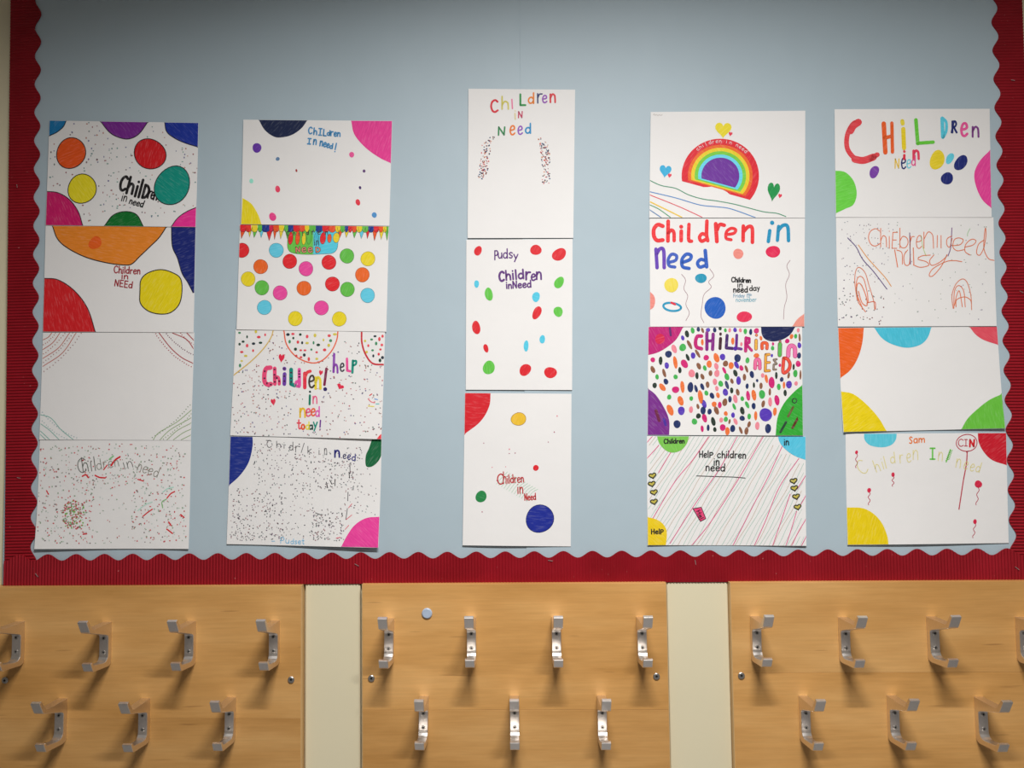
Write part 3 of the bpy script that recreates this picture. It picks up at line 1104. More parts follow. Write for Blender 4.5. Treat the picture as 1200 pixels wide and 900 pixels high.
for a, b, tx, ty, col in ((75, 178, 90, 292, BO), (190, 262, 220, 268, BY), (262, 362, 290, 278, BG), (366, 455, 400, 280, BS), (465, 592, 527, 324, BR), (585, 655, 610, 308, BO),
                          (678, 765, 705, 298, BY), (765, 845, 810, 292, BG)):
    d.patch(col, [(36 + a * .45, 70), (36 + tx * .45, 18 + ty * .45), (36 + b * .45, 70)], [], 2, 1, smooth=False, name='bunting_flag')
for a, b, tx, ty, col in ((390, 495, 430, 278, BO), (495, 595, 530, 278, BY), (615, 722, 655, 284, BG), (718, 832, 765, 292, BS), (828, 915, 860, 294, BR), (935, 1035, 970, 328, BO),
                          (1035, 1135, 1075, 306, BY), (1130, 1200, 1168, 324, BG)):
    d.patch(col, [(576 + a * .45, 70), (576 + tx * .45, 18 + ty * .45), (576 + b * .45, 70)], [], 2, 1, smooth=False, name='bunting_flag')
d.patch((96, 178, 64), [(408, 90), (402, 160), (404, 215), (430, 246), (500, 258), (585, 260)], [(585, 90)], 2, 1, name='banner')
d.patch((76, 186, 206), [(580, 260), (660, 256), (720, 250), (750, 220), (758, 165), (764, 90)], [(580, 90)], 2, 1, name='banner')
for c, x, y, rx, ry in ((BR, 424, 146, 17, 44), (BO, 474, 142, 16, 48), (BY, 517, 150, 14, 42), (BR, 651, 146, 20, 42), (BO, 697, 146, 15, 30), (BY, 745, 142, 22, 36), (BG, 555, 140, 16, 50),
                        ((60, 170, 190), 605, 150, 16, 46)):
    d.spot(c, x, y, rx, ry, 4, 2, layer=4, name='petal')
k = d.ink()
for ch, x, y, h, w in (('C', 396, 128, 30, 18), ('h', 442, 124, 30, 14), ('i', 480, 128, 30, 6), ('l', 506, 128, 32, 6), ('d', 536, 120, 30, 16), ('r', 574, 118, 36, 16), ('e', 616, 118, 40, 18), ('n', 668, 122, 40, 18),
                       ('i', 588, 196, 44, 8), ('n', 604, 196, 56, 20)):
    k.glyph(ch, x, y, h, w, 5, (60, 44, 40), layer=7)
for ch, x in (('N', 462), ('e', 504), ('e', 548), ('D', 602)):
    h = 34 if ch in 'ND' else 52
    k.glyph(ch, x, 244, h, 30, 13, (70, 50, 44), -4, layer=6)
    k.glyph(ch, x, 244, h, 30, 6, (214, 130, 110), -4, layer=8)
k.build(gap=0.012)
for c, pts in ((BR, [(82, 230), (418, 308), (693, 315), (718, 467)]), (BS, [(323, 230), (965, 547), (240, 632)]), (BG, [(820, 270), (222, 493), (823, 505)]),
               ((230, 204, 30), [(967, 290), (125, 432), (457, 710), (766, 713)]), ((228, 100, 30), [(213, 345), (928, 402), (518, 497)]), ((226, 70, 152), [(532, 360), (350, 530), (640, 635)])):
    for x, y in pts:
        d.spot(c, x, y, 50, 51, 0, 2.5, wob=0.012, oc=tuple(int(v * 0.6) for v in c))

d = Sheet(260, 380, 6, [(276.2, 386.2), (451.3, 389.2), (447.5, 514.7), (270, 510.3)], 3, 4, 0.0045,
          'drawing with multicoloured bubble lettering and dotted arcs, directly below the bunting drawing')
k = d.ink('curved_line')
k.line([(362, 40), (345, 95), (290, 175), (200, 265), (80, 360)], 8, (198, 162, 90))
k.line([(436, 40), (455, 140), (520, 225), (620, 270), (700, 258), (770, 190), (808, 110), (816, 48)], 9, (216, 96, 66))
k.line([(983, 50), (985, 130), (1010, 210), (1060, 275), (1142, 284)], 12, (184, 34, 46))
k.build(gap=0)
k = d.ink('coloured_dot')
DC = [(214, 70, 84), (28, 62, 46), (196, 176, 70), (206, 60, 70), (24, 40, 50), (60, 130, 90)]
for x, y in ((125, 60), (178, 88), (240, 52), (150, 122), (223, 136), (272, 130), (178, 150), (140, 195), (220, 185), (168, 222), (140, 258), (305, 74), (260, 90), (128, 290), (125, 140),
             (465, 72), (500, 68), (552, 72), (600, 86), (655, 78), (715, 110), (755, 80), (795, 70), (503, 97), (477, 122), (535, 125), (565, 130), (600, 132), (645, 130), (678, 145), (752, 148), (765, 115),
             (518, 175), (555, 183), (585, 183), (630, 178), (667, 197), (723, 180), (525, 222), (557, 232), (580, 216), (612, 245), (668, 243),
             (1007, 117), (1053, 107), (1077, 84), (1108, 104), (1130, 84), (1030, 150), (1085, 135), (1125, 145), (1018, 195), (1060, 183), (1115, 177), (1065, 222), (1103, 210), (1130, 234), (1112, 254)):
    k.dot(x, y, random.uniform(8, 12), random.choice(DC), 2, 9)
k.build(stuff=True)
k = d.ink()
PR = (226, 70, 116)
k.line([(342, 305), (312, 312), (300, 350), (302, 405), (325, 424), (345, 420)], 32, PR, 3)
k.line([(372, 310), (374, 420)], 26, PR, 3)
k.line([(374, 375), (395, 372), (404, 395), (404, 420)], 22, PR, 3)
k.line([(442, 350), (440, 420)], 27, (98, 50, 150), 3)
k.line([(440, 312), (441, 313)], 27, (98, 50, 150), 3)
k.line([(488, 318), (488, 420), (512, 430)], 27, (0, 126, 112), 3, False)
k.line([(545, 318), (546, 430)], 24, (226, 80, 160), 3)
k.line([(545, 400), (525, 405), (522, 430), (545, 438)], 20, (226, 80, 160), 3)
k.line([(584, 345), (584, 445)], 25, (210, 44, 66), 3)
k.line([(584, 372), (600, 340), (622, 330)], 22, (214, 60, 66), 3)
k.glyph('e', 612, 444, 138, 40, 13, (62, 52, 44), layer=4)
k.glyph('n', 656, 452, 130, 42, 18, (226, 200, 50), layer=3)
k.line([(736, 312), (722, 425)], 18, (116, 22, 62), 3)
k.line([(727, 456), (728, 457)], 27, (40, 30, 90), 3)
for x, y in ((302, 330), (300, 380), (318, 415), (372, 318), (370, 355), (388, 378), (404, 400), (372, 405), (440, 312), (440, 365), (440, 400), (545, 330), (545, 350), (545, 370), (488, 340), (488, 380), (488, 405), (345, 424)):
    k.dot(x, y, 7, (60, 20, 50), 6)
k.line([(790, 210), (786, 335)], 17, (128, 60, 160), 3)
k.line([(786, 305), (800, 282), (812, 300), (814, 340)], 14, (128, 60, 160), 3)
k.glyph('e', 832, 330, 92, 28, 10, (40, 36, 52), layer=3)
k.line([(880, 242), (882, 325), (902, 330)], 17, (228, 78, 150), 3, False)
k.line([(922, 256), (918, 340)], 17, (0, 130, 112), 3)
k.line([(922, 260), (944, 258), (942, 280), (924, 290)], 14, (0, 130, 112), 3)
k.line([(620, 500), (618, 562)], 15, (0, 110, 86), 3)
k.line([(620, 474), (621, 475)], 15, (20, 50, 46), 3)
k.glyph('n', 640, 556, 82, 32, 9, (222, 90, 130), layer=3)
k.glyph('n', 548, 652, 100, 42, 13, (222, 176, 40), layer=3)
k.glyph('e', 592, 646, 86, 32, 11, (228, 92, 130), layer=3)
k.glyph('e', 628, 642, 80, 30, 11, (226, 100, 66), layer=3)
k.glyph('d', 660, 648, 68, 28, 10, (206, 90, 170), layer=3)
k.glyph('t', 530, 735, 66, 26, 10, (216, 70, 84), layer=3)
k.glyph('o', 560, 738, 56, 24, 12, (230, 88, 48), layer=3)
k.glyph('d', 592, 738, 52, 24, 9, (222, 206, 70), layer=3)
k.glyph('a', 616, 738, 48, 24, 10, (16, 60, 50), layer=3)
k.glyph('y', 644, 728, 66, 30, 10, (0, 130, 112), layer=3)
k.glyph('!', 686, 740, 64, 14, 10, (98, 40, 130), layer=3)
k.build(gap=0.012)
d.heart((206, 36, 66), 420, 236, 21, 32, 5)
d.heart((206, 36, 66), 362, 545, 17, 26, -8)
d.heart((206, 36, 66), 834, 438, 25, 20, 30)
d.heart((206, 36, 66), 697, 340, 14, 20, 10)
d.patch((214, 60, 70), [(1088, 812), (1112, 780), (1132, 768)], [(1132, 816)])
d.confetti(360, (75, 70, 1130, 795), [(120, 76, 88), (92, 90, 96), (86, 108, 100), (176, 96, 104), (104, 96, 136), (140, 100, 92), (176, 130, 122)], 3.2, 5.6,
           [(515, 375, 245, 95), (625, 60, 190, 210), (1080, 120, 105, 170), (860, 275, 100, 85), (625, 640, 110, 120), (645, 525, 50, 70), (130, 110, 205, 210)])
k = d.ink('scribble')
for pts, col in (([(1030, 525), (1050, 545), (1075, 552)], (226, 120, 130)), ([(1040, 500), (1055, 490)], RED), ([(1075, 525), (1095, 530)], (90, 140, 200)), ([(1030, 575), (1070, 578)], (220, 200, 90)), ([(1085, 560), (1105, 560)], (100, 180, 180))):
    k.line(pts, 7, col)
k.build(gap=0.006)

d = Sheet(260, 505, 6, [(270, 511.3), (447.5, 515), (444.2, 641.3), (265.8, 637.5)], 4, 4, 0.007,
          'drawing sprinkled with fine black dots, its corners navy, dark green and pink')
d.patch((22, 42, 124), [(216, 34), (216, 110), (188, 222), (125, 315), (40, 392)], [(54, 34)])
d.patch((10, 92, 52), [(1056, 58), (1035, 120), (1012, 175), (1014, 246), (1055, 250), (1098, 215), (1128, 160)], [(1130, 58)])
d.patch((230, 64, 152), [(842, 816), (880, 740), (935, 662), (1015, 612), (1110, 602)], [(1112, 824)])
k = d.ink()
GR = (92, 90, 92)
k.glyph('C', 316, 116, 50, 34, 5, GR)
k.line([(312, 66), (340, 68)], 5, GR)
for ch, x, y, h, w in (('h', 382, 118, 46, 34), ('i', 434, 122, 46, 8), ('d', 474, 136, 58, 28), ('r', 516, 148, 70, 22), ('/', 556, 152, 66, 26), ('k', 602, 156, 48, 30), ('i', 680, 166, 50, 8), ('n', 720, 168, 76, 20)):
    k.glyph(ch, x, y, h, w, 5, GR)
k.glyph('n', 792, 184, 78, 38, 12, (34, 34, 110))
for ch, x, y, h, w, c in (('e', 852, 194, 50, 22, (70, 70, 100)), ('e', 884, 200, 54, 22, (50, 50, 110)), ('d', 914, 208, 46, 26, (50, 50, 120))):
    k.glyph(ch, x, y, h, w, 7, c)
k.text('-', 348, 782, 376, 782, 20, 5, (120, 176, 206))
k.text('Pu', 412, 788, 475, 790, 40, 5, (110, 170, 204))
k.text('dset', 486, 792, 582, 794, 36, 5, (110, 170, 204))
k.build(gap=0.012)
k = d.ink('felt_tip_stroke')
for pts, col in (([(900, 230), (902, 290)], GR), ([(894, 290), (898, 330)], BLACK), ([(888, 430), (886, 490)], GR), ([(884, 545), (874, 620)], GR), ([(876, 622), (915, 590)], (206, 110, 120)),
                 ([(870, 690), (895, 662)], (206, 110, 120)), ([(808, 752), (836, 746)], (206, 80, 100)), ([(892, 540), (915, 512)], (206, 110, 120)), ([(796, 340), (796, 385)], BLACK), ([(735, 360), (745, 400)], BLACK),
                 ([(760, 345), (775, 375)], BLACK), ([(660, 575), (700, 590)], GR), ([(845, 580), (850, 598)], BLACK)):
    k.line(pts, 5.5, col)
k.build(gap=0)
BD_ = [(66, 62, 68), (96, 90, 94), (120, 104, 120), (150, 112, 116), (110, 122, 122), (140, 136, 136)]
d.confetti(250, (60, 400, 430, 770), BD_, 3.0, 5.4, fn=lambda x, y: random.random() < 0.35 + 0.65 * (y - 380) / 400)
d.confetti(130, (220, 80, 560, 400), BD_, 3.0, 5.2)
d.confetti(170, (560, 150, 960, 420), BD_, 3.0, 5.2)
d.confetti(150, (620, 540, 860, 770), BD_, 3.0, 5.4)
d.confetti(60, (420, 400, 640, 760), BD_, 2.8, 4.8)
d.confetti(80, (860, 90, 1090, 590), BD_, 2.8, 4.8, [(1070, 150, 70, 110)])

# ---- third column (portrait sheets)
d = Sheet(530, 95, 4.7375, [(549, 104), (674, 105.1), (671.8, 279), (548, 279)], 1, 3, 0.0012,
          'portrait drawing with colourful lettering and two arching plumes of confetti, topmost in the middle')
k = d.ink()
k.glyph('C', 214, 172, 66, 40, 11, (196, 36, 50))
k.glyph('h', 272, 156, 70, 42, 9, (190, 176, 84))
k.line([(331, 102), (334, 153)], 8, (214, 116, 150))
k.glyph('L', 374, 134, 60, 34, 11, (40, 132, 66))
k.glyph('d', 422, 124, 58, 32, 9, (226, 128, 50))
k.glyph('r', 470, 122, 86, 30, 8, (56, 60, 104))
k.glyph('e', 500, 120, 66, 26, 8, (140, 80, 168))
k.glyph('n', 542, 118, 74, 32, 10, (200, 52, 60))
k.line([(348, 180), (350, 212)], 7, (206, 190, 140))
k.line([(349, 166), (349.5, 167)], 7, (206, 190, 140))
k.glyph('N', 366, 204, 34, 24, 7, (180, 60, 90))
k.glyph('N', 254, 300, 44, 40, 9, (40, 122, 70))
k.glyph('e', 320, 298, 82, 28, 9, (230, 122, 50))
k.glyph('e', 364, 296, 74, 26, 8, (134, 74, 172))
k.glyph('d', 406, 290, 54, 30, 9, (40, 130, 180))
k.build(gap=0.012)
PC = [(120, 60, 60), (60, 60, 70), (190, 80, 80), (70, 90, 120), (200, 140, 110)]


def plume(x, y, pts, w):
    for a, b in zip(pts, pts[1:]):
        t = max(0, min(1, ((x - a[0]) * (b[0] - a[0]) + (y - a[1]) * (b[1] - a[1])) / ((b[0] - a[0]) ** 2 + (b[1] - a[1]) ** 2)))
        if math.hypot(x - a[0] - t * (b[0] - a[0]), y - a[1] - t * (b[1] - a[1])) < w:
            return True
    return False


d.confetti(110, (130, 300, 240, 545), PC, 2.6, 4.6, fn=lambda x, y: plume(x, y, [(222, 318), (190, 345), (185, 420), (168, 525)], 24 if y > 350 else 13))
d.confetti(110, (465, 300, 560, 570), PC, 2.6, 4.6, fn=lambda x, y: plume(x, y, [(475, 318), (510, 345), (518, 430), (520, 550)], 24 if y > 350 else 13))

d = Sheet(530, 272, 4.7375, [(546.5, 280.9), (671, 280), (670.4, 457.1), (545.8, 456.7)], 2, 3, 0.0012,
          'portrait drawing with scattered red, green and blue ovals around purple lettering')
k = d.ink()
VI = (86, 42, 112)
k.glyph('P', 234, 154, 50, 20, 7, VI)
k.text('uds', 254, 146, 336, 144, 50, 7, VI)
k.glyph('y', 340, 150, 44, 26, 7, VI)
k.glyph('C', 260, 272, 52, 28, 12, VI)
k.text('hild', 298, 266, 398, 258, 52, 10, VI)
k.glyph('r', 406, 264, 70, 28, 11, VI)
k.glyph('e', 438, 268, 58, 24, 9, VI)
k.glyph('n', 466, 262, 66, 30, 10, VI)
k.text('inNeed', 300, 314, 438, 306, 38, 8, VI)
k.build(gap=0.012)
for c, x, y, rx, ry, rot in ((RED, 143, 104, 20, 28, 15), (RED, 464, 99, 32, 28, -20), (RED, 593, 124, 40, 33, -35), (GRN, 593, 280, 24, 35, 25), (SKY, 135, 288, 14, 20, 0), (GRN, 203, 345, 21, 38, -15),
                             (SKY, 465, 360, 22, 27, 15), (RED, 470, 448, 23, 37, 25), (GRN, 588, 442, 24, 30, -15), (RED, 133, 530, 23, 37, -5), (RED, 187, 645, 14, 23, -15), (SKY, 410, 632, 14, 30, 5),
                             (SKY, 500, 595, 15, 24, 0), (GRN, 203, 752, 33, 38, 0), (RED, 405, 765, 36, 29, -35), (RED, 545, 780, 34, 32, 0)):
    d.spot(c, x, y, rx, ry, rot, wob=0.05)

d = Sheet(530, 452, 4.7375, [(544.8, 460.4), (669.7, 461.5), (668.9, 640.3), (542.2, 638.8)], 3, 3, 0.003,
          'portrait drawing with a red corner and a large dark blue spot')
d.patch((194, 24, 36), [(213, 34), (205, 115), (155, 200), (60, 274)], [(62, 34)])
d.spot((218, 172, 44), 368, 185, 41, 36, 0, 2.5, oc=(150, 110, 40))
d.spot(RED, 464, 456, 16)
d.spot((32, 122, 64), 160, 615, 30, 33, 20)
d.spot((20, 36, 132), 486, 738, 78, 76, 0, 3, oc=(12, 20, 80))
k = d.ink('scribble')
for j in range(13):
    x = 245 + j * 14
    k.line([(x, 545 + j * 8), (x + 30, 510 + j * 7), (x + 62, 478 + j * 8)], 2.4, (150, 190, 160), 1)
k.build(gap=0.006)
k = d.ink()
CR = (172, 42, 46)
k.glyph('C', 250, 546, 56, 34, 7, CR)
k.glyph('h', 282, 544, 66, 18, 6, CR)
k.text('ildren', 306, 542, 398, 534, 46, 6, CR)
k.text('in', 362, 598, 394, 597, 58, 6, CR)
k.text('Need', 402, 636, 464, 632, 36, 6, CR)
k.build(gap=0.012)
d.confetti(14, (140, 140, 600, 800), [(200, 90, 110), (150, 60, 90)], 2.6, 4)

# ---- fourth column
d = Sheet(750, 120, 6, [(762.5, 131.3), (943.7, 129.7), (943.3, 255.3), (760.8, 255.3)], 1, 4, 0.001,
          'drawing of a bright rainbow arch with hearts around it')


def arch(s):
    out = []
    for j in range(41):
        a = math.radians(188 - j * (188 + 40) / 40)
        out.append((564 + 272 * s * math.cos(a), 518 - 262 * s * math.sin(a)))
    return out


for s, c in ((1.0, (202, 30, 44)), (0.835, (230, 104, 36)), (0.755, (234, 202, 40)), (0.665, (110, 186, 60)), (0.575, (96, 196, 216)), (0.49, (98, 40, 140))):
    k = d.ink('rainbow_band')
    k.poly_rings(arch(s), c, 1 + int(10 * (1.0 - s)), 5)
    k.build()
k = d.ink()
for n, ch in enumerate('children in need'):
    a = 131 - n * 5.6
    rr = math.radians(a)
    k.glyph(ch, 564 + 243 * math.cos(rr), 518 - 234 * math.sin(rr), 25, G[ch][0] * 34, 3.6, (236, 206, 208), 90 - a, layer=9)
k.build(gap=0.012)
d.heart((228, 206, 40), 585, 190, 58, 58, 2)
d.heart((50, 160, 200), 178, 480, 42, 46, 8)
d.heart((20, 134, 66), 938, 622, 44, 70, 8)
for x, y in ((636, 222), (208, 514), (984, 657)):
    d.heart((208, 50, 72), x, y, 13, 17, 12)
k = d.ink('wavy_line')
for pts, w, c in (([(66, 548), (150, 585), (250, 605), (340, 650), (440, 680), (540, 694), (655, 715), (760, 742), (870, 770), (960, 780), (1025, 803)], 6, (50, 130, 96)),
                  ([(66, 628), (250, 672), (420, 722), (540, 735), (640, 750), (810, 810)], 6, (60, 120, 180)), ([(66, 650), (180, 695), (300, 745), (435, 808)], 6, (206, 66, 80)),
                  ([(72, 700), (170, 748), (292, 808)], 9, (232, 190, 70)), ([(66, 720), (130, 750), (212, 808)], 6, (50, 140, 96)), ([(66, 755), (148, 810)], 6, (60, 110, 160))):
    k.line(pts, w, c)
k.line([(92, 88), (100, 82), (106, 92), (116, 86), (124, 92), (136, 88), (148, 92), (156, 86)], 3, (170, 160, 155))
k.build(gap=0)

d = Sheet(750, 250, 6, [(761.3, 256.2), (943.3, 255.8), (942.5, 382.8), (761.7, 382.8)], 2, 4, 0.001,
          'drawing with very large thick red, teal and blue lettering, below the rainbow drawing')
k = d.ink()
R2 = (218, 44, 48)
k.line([(160, 90), (125, 80), (98, 110), (98, 160), (120, 190), (160, 188)], 28, R2, 3)
k.line([(198, 56), (196, 194)], 27, R2, 3)
k.line([(198, 140), (220, 118), (238, 135), (240, 192)], 25, R2, 3)
k.line([(290, 125), (289, 192)], 27, R2, 3)
k.line([(289, 94), (290, 95)], 28, R2, 3)
k.line([(344, 78), (342, 185), (362, 196)], 25, R2, 3)
k.line([(470, 55), (468, 150), (476, 192)], 26, R2, 3)
k.line([(462, 150), (435, 145), (418, 170), (432, 196), (462, 184)], 25, R2, 3)
k.line([(532, 74), (540, 198)], 28, R2, 3)
k.line([(540, 120), (560, 80), (592, 84)], 26, R2, 3)
k.line([(610, 150), (660, 140), (672, 115), (640, 106), (608, 130), (605, 175), (640, 186)], 22, R2, 3)
k.line([(726, 90), (724, 192)], 26, R2, 3)
k.line([(726, 130), (760, 95), (788, 105), (790, 204)], 26, R2, 3)
T2 = (22, 132, 172)
k.line([(912, 122), (902, 198)], 25, T2, 3)
k.line([(928, 66), (929, 67)], 30, T2, 3)
k.line([(974, 92), (966, 190)], 24, T2, 3)
k.line([(972, 120), (1005, 85), (1038, 95), (1044, 192)], 25, T2, 3)
k.line([(112, 252), (120, 382)], 25, (92, 54, 162), 3)
k.line([(114, 290), (140, 250), (166, 262), (170, 382)], 25, (92, 54, 162), 3)
B2 = (38, 84, 172)
k.line([(205, 345), (250, 330), (256, 298), (222, 288), (198, 325), (205, 368), (245, 378)], 22, (54, 84, 170), 3)
k.line([(300, 345), (350, 325), (358, 296), (325, 288), (295, 325), (300, 375), (345, 388)], 24, B2, 3)
k.line([(458, 262), (468, 376)], 26, B2, 3)
k.line([(455, 330), (425, 325), (404, 350), (420, 378), (456, 368)], 24, B2, 3)
k.build(gap=0.012)
k = d.ink()
k.text('Children', 642, 482, 778, 488, 32, 8, BLACK)
k.text('in', 684, 520, 720, 520, 38, 7, BLACK)
k.text('need', 656, 556, 756, 554, 40, 8, BLACK)
k.text('day', 770, 546, 842, 540, 36, 7, BLACK)
k.text('Friday 15', 656, 592, 768, 590, 24, 4, (104, 146, 170))
k.text('th', 768, 580, 784, 580, 14, 3, (104, 146, 170))
k.text('november', 674, 622, 818, 620, 30, 4, (104, 160, 176))
k.build(gap=0.012)
d.spot(SALMON, 690, 285, 35, 37)
d.spot((206, 32, 76), 935, 270, 50, 42)
d.spot((230, 206, 80), 220, 505, 48, 52)
d.spot((26, 136, 166), 428, 457, 40, 34)
d.spot((22, 84, 170), 528, 665, 76, 75)
d.spot((206, 40, 76), 732, 728, 55, 37)
d.patch(SALMON, [(64, 545), (98, 580), (106, 620), (95, 660), (64, 684)], [])
d.patch((236, 150, 134), [(1066, 802), (1105, 745), (1160, 702)], [(1160, 804)])
k = d.ink('coloured_ring')
k.line(k.ellipse_pts(225, 658, 64, 27, 8) + [(288, 665)], 15, (22, 136, 172), 2)
k.line([(220, 628), (246, 640)], 15, (206, 40, 60), 4)
k.build()
k = d.ink('wavy_line')
for pts in ([(292, 428), (320, 470), (308, 530), (335, 580), (322, 640), (346, 700), (322, 755)], [(490, 390), (518, 440), (482, 482), (500, 520), (450, 570), (437, 640), (428, 720), (448, 768)],
            [(1055, 330), (1032, 372), (1050, 430), (1024, 500), (1032, 590), (1014, 660), (1008, 745)]):
    k.line(pts, 3.6, (140, 104, 112))
k.build(gap=0)

d = Sheet(750, 378, 6, [(759.7, 383), (940, 382.7), (940.8, 510.5), (758.7, 509.7)], 3, 4, 0.002,
          'drawing crowded with slanted multicoloured confetti ovals between magenta, purple and green corners')
d.patch((172, 22, 104), [(308, 22), (255, 118), (180, 180), (115, 214), (48, 230)], [(48, 22)], extra=lambda k: (k.poly_rings(k.ellipse_pts(140, 115, 34, 36), (190, 24, 66), 3, 2), k.line([(210, 40), (216, 90)], 16, (88, 32, 96), 3)))
d.patch((14, 26, 72), [(850, 24), (856, 82), (882, 118), (935, 133), (1000, 120), (1058, 82), (1094, 24)], [])
d.patch((108, 36, 124), [(46, 458), (110, 508), (170, 600), (205, 690), (204, 798)], [(46, 798)], extra=lambda k: (k.line([(112, 620), (135, 690)], 22, (96, 26, 60), 3), k.line([(168, 680), (180, 720)], 18, (66, 40, 140), 3)))
d.patch((42, 152, 44), [(1148, 434), (1080, 490), (1010, 570), (965, 670), (950, 802)], [(1150, 802)],
        extra=lambda k: (k.line([(985, 770), (1025, 700)], 17, (34, 60, 44), 3), k.line([(1070, 740), (1115, 660)], 18, (84, 44, 24), 3), k.line([(1040, 660), (1075, 595)], 16, (90, 80, 40), 3),
                         k.line(k.ellipse_pts(1085, 550, 16, 15), 8, (30, 60, 34), 3)))
OV = []
GR3, DK, VIO, ORG, MG, PK, NV, BN_ = (58, 160, 70), (30, 46, 36), (78, 48, 164), (228, 112, 52), (190, 26, 104), (236, 136, 150), (22, 40, 88), (124, 80, 56)
OVALS = ((330, 80, 14, 26, -15, DK), (370, 56, 13, 22, -10, GR3), (410, 48, 12, 16, 0, NV), (440, 55, 9, 20, -20, BN_), (478, 52, 15, 15, 0, VIO), (525, 52, 12, 18, 0, NV), (563, 42, 12, 12, 0, DK), (600, 54, 10, 14, 0, GR3), (630, 54, 10, 15, 0, PK),
          (668, 52, 13, 16, -20, VIO), (705, 54, 11, 14, 0, PK), (740, 62, 13, 19, 0, GR3), (778, 66, 11, 22, 0, NV), (818, 58, 18, 19, 0, MG), (300, 108, 12, 18, -20, VIO), (348, 155, 12, 34, -28, BN_), (405, 218, 10, 34, -30, BN_),
          (240, 185, 18, 30, -20, PK), (300, 175, 24, 26, 0, GR3), (200, 222, 23, 25, 0, NV), (145, 268, 13, 31, 0, DK), (90, 262, 17, 17, 0, MG), (248, 280, 14, 46, -8, ORG), (188, 302, 16, 22, -10, VIO), (335, 245, 11, 26, -20, DK), (373, 232, 17, 22, -10, VIO),
          (312, 290, 23, 31, -30, MG), (280, 335, 12, 22, -5, DK), (90, 330, 15, 26, -20, BN_), (170, 355, 11, 32, -18, BN_), (120, 382, 12, 19, -10, GR3), (250, 382, 15, 17, 0, GR3), (182, 415, 16, 22, -15, NV), (363, 358, 23, 28, -20, PK), (413, 306, 15, 24, -25, BN_),
          (455, 320, 13, 19, -15, GR3), (495, 356, 13, 21, 0, BN_), (465, 247, 20, 19, 0, MG), (537, 248, 19, 34, -22, ORG), (580, 242, 20, 22, 0, VIO), (103, 442, 15, 20, 0, DK), (157, 455, 18, 30, -35, ORG), (250, 472, 25, 24, 0, MG), (298, 452, 14, 44, -5, ORG),
          (354, 455, 20, 37, 0, NV), (466, 496, 14, 18, -10, GR3), (425, 522, 17, 50, -8, ORG), (205, 524, 15, 18, 0, GR3), (360, 534, 13, 17, 0, GR3), (285, 550, 19, 36, -20, ORG), (212, 615, 20, 42, -22, ORG), (290, 620, 25, 29, 0, VIO), (358, 612, 14, 24, 0, PK), (443, 618, 18, 29, 0, NV),
          (260, 714, 26, 27, -20, NV), (382, 696, 19, 22, 0, GR3), (525, 752, 12, 17, 0, DK), (580, 738, 21, 23, 0, MG), (570, 685, 14, 17, 0, PK), (602, 680, 15, 18, 0, GR3), (602, 640, 14, 16, 0, ORG), (628, 696, 8, 17, 10, BN_), (650, 745, 18, 25, 0, NV),
          (685, 250, 22, 29, 0, NV), (670, 356, 14, 26, -18, DK), (712, 320, 14, 20, -25, MG), (748, 326, 10, 26, -20, BN_), (755, 266, 14, 21, 0, GR3), (786, 365, 16, 24, -10, NV), (823, 408, 9, 11, 0, NV), (800, 440, 8, 20, 0, DK), (850, 445, 12, 22, 0, BN_), (686, 490, 13, 24, -15, BN_),
          (718, 535, 13, 17, 0, GR3), (759, 515, 14, 35, -5, MG), (800, 510, 17, 37, -10, ORG), (857, 505, 21, 32, 0, GR3), (912, 488, 9, 26, 0, BN_), (914, 558, 14, 32, 0, PK), (962, 546, 17, 38, -8, MG), (865, 572, 12, 26, 10, BN_), (798, 587, 15, 22, 0, NV), (718, 620, 16, 27, -10, DK),
          (812, 655, 11, 34, 0, ORG), (882, 648, 43, 48, 0, VIO), (947, 626, 14, 28, 5, ORG), (766, 660, 13, 20, 0, GR3), (765, 716, 12, 22, 12, BN_), (823, 726, 15, 29, 0, PK), (898, 745, 22, 32, 0, NV), (862, 372, 12, 17, 0, PK), (888, 395, 11, 32, -10, ORG), (925, 422, 22, 39, 0, MG),
          (958, 372, 9, 26, 0, DK), (996, 400, 13, 17, 0, NV), (1047, 436, 20, 28, 0, VIO), (975, 452, 14, 22, 0, GR3), (1012, 440, 9, 24, 0, ORG), (1020, 495, 12, 22, 0, DK), (1045, 372, 9, 22, 8, BN_), (1080, 312, 8, 22, 0, DK), (1092, 358, 15, 27, 0, GR3), (1128, 368, 7, 34, 0, BN_),
          (1097, 428, 12, 16, 0, PK), (1112, 290, 18, 22, -20, MG), (1118, 232, 14, 22, 0, NV), (1120, 160, 14, 20, -10, VIO), (1035, 130, 16, 16, -20, MG), (1065, 98, 13, 17, 20, ORG), (1094, 96, 11, 17, 0, GR3), (1122, 106, 8, 28, -5, BN_), (1112, 54, 10, 16, 0, PK), (935, 150, 8, 12, 0, MG),
          (932, 180, 12, 16, -10, GR3), (927, 232, 8, 12, 0, VIO), (983, 300, 9, 12, 0, MG), (652, 130, 12, 24, 0, ORG), (712, 152, 9, 14, 0, PK), (850, 110, 10, 16, -15, ORG), (438, 138, 10, 22, 0, ORG), (818, 232, 20, 16, 0, ORG))
OVALS = list(OVALS)
tries = 0
while len(OVALS) < 168 and tries < 4000:
    tries += 1
    x, y = random.uniform(390, 770), random.uniform(285, 775)
    if all(math.hypot(x - o_[0], (y - o_[1]) * 0.8) > 38 for o_ in OVALS):
        OVALS.append((x, y, random.uniform(10, 19), random.uniform(18, 32), random.uniform(-25, 5), random.choice((GR3, DK, VIO, ORG, MG, PK, NV, BN_))))
for t in OVALS:
    d.spot(t[5], t[0], t[1], t[2], t[3], t[4], wob=0.04, name='confetti_oval')
k = d.ink()


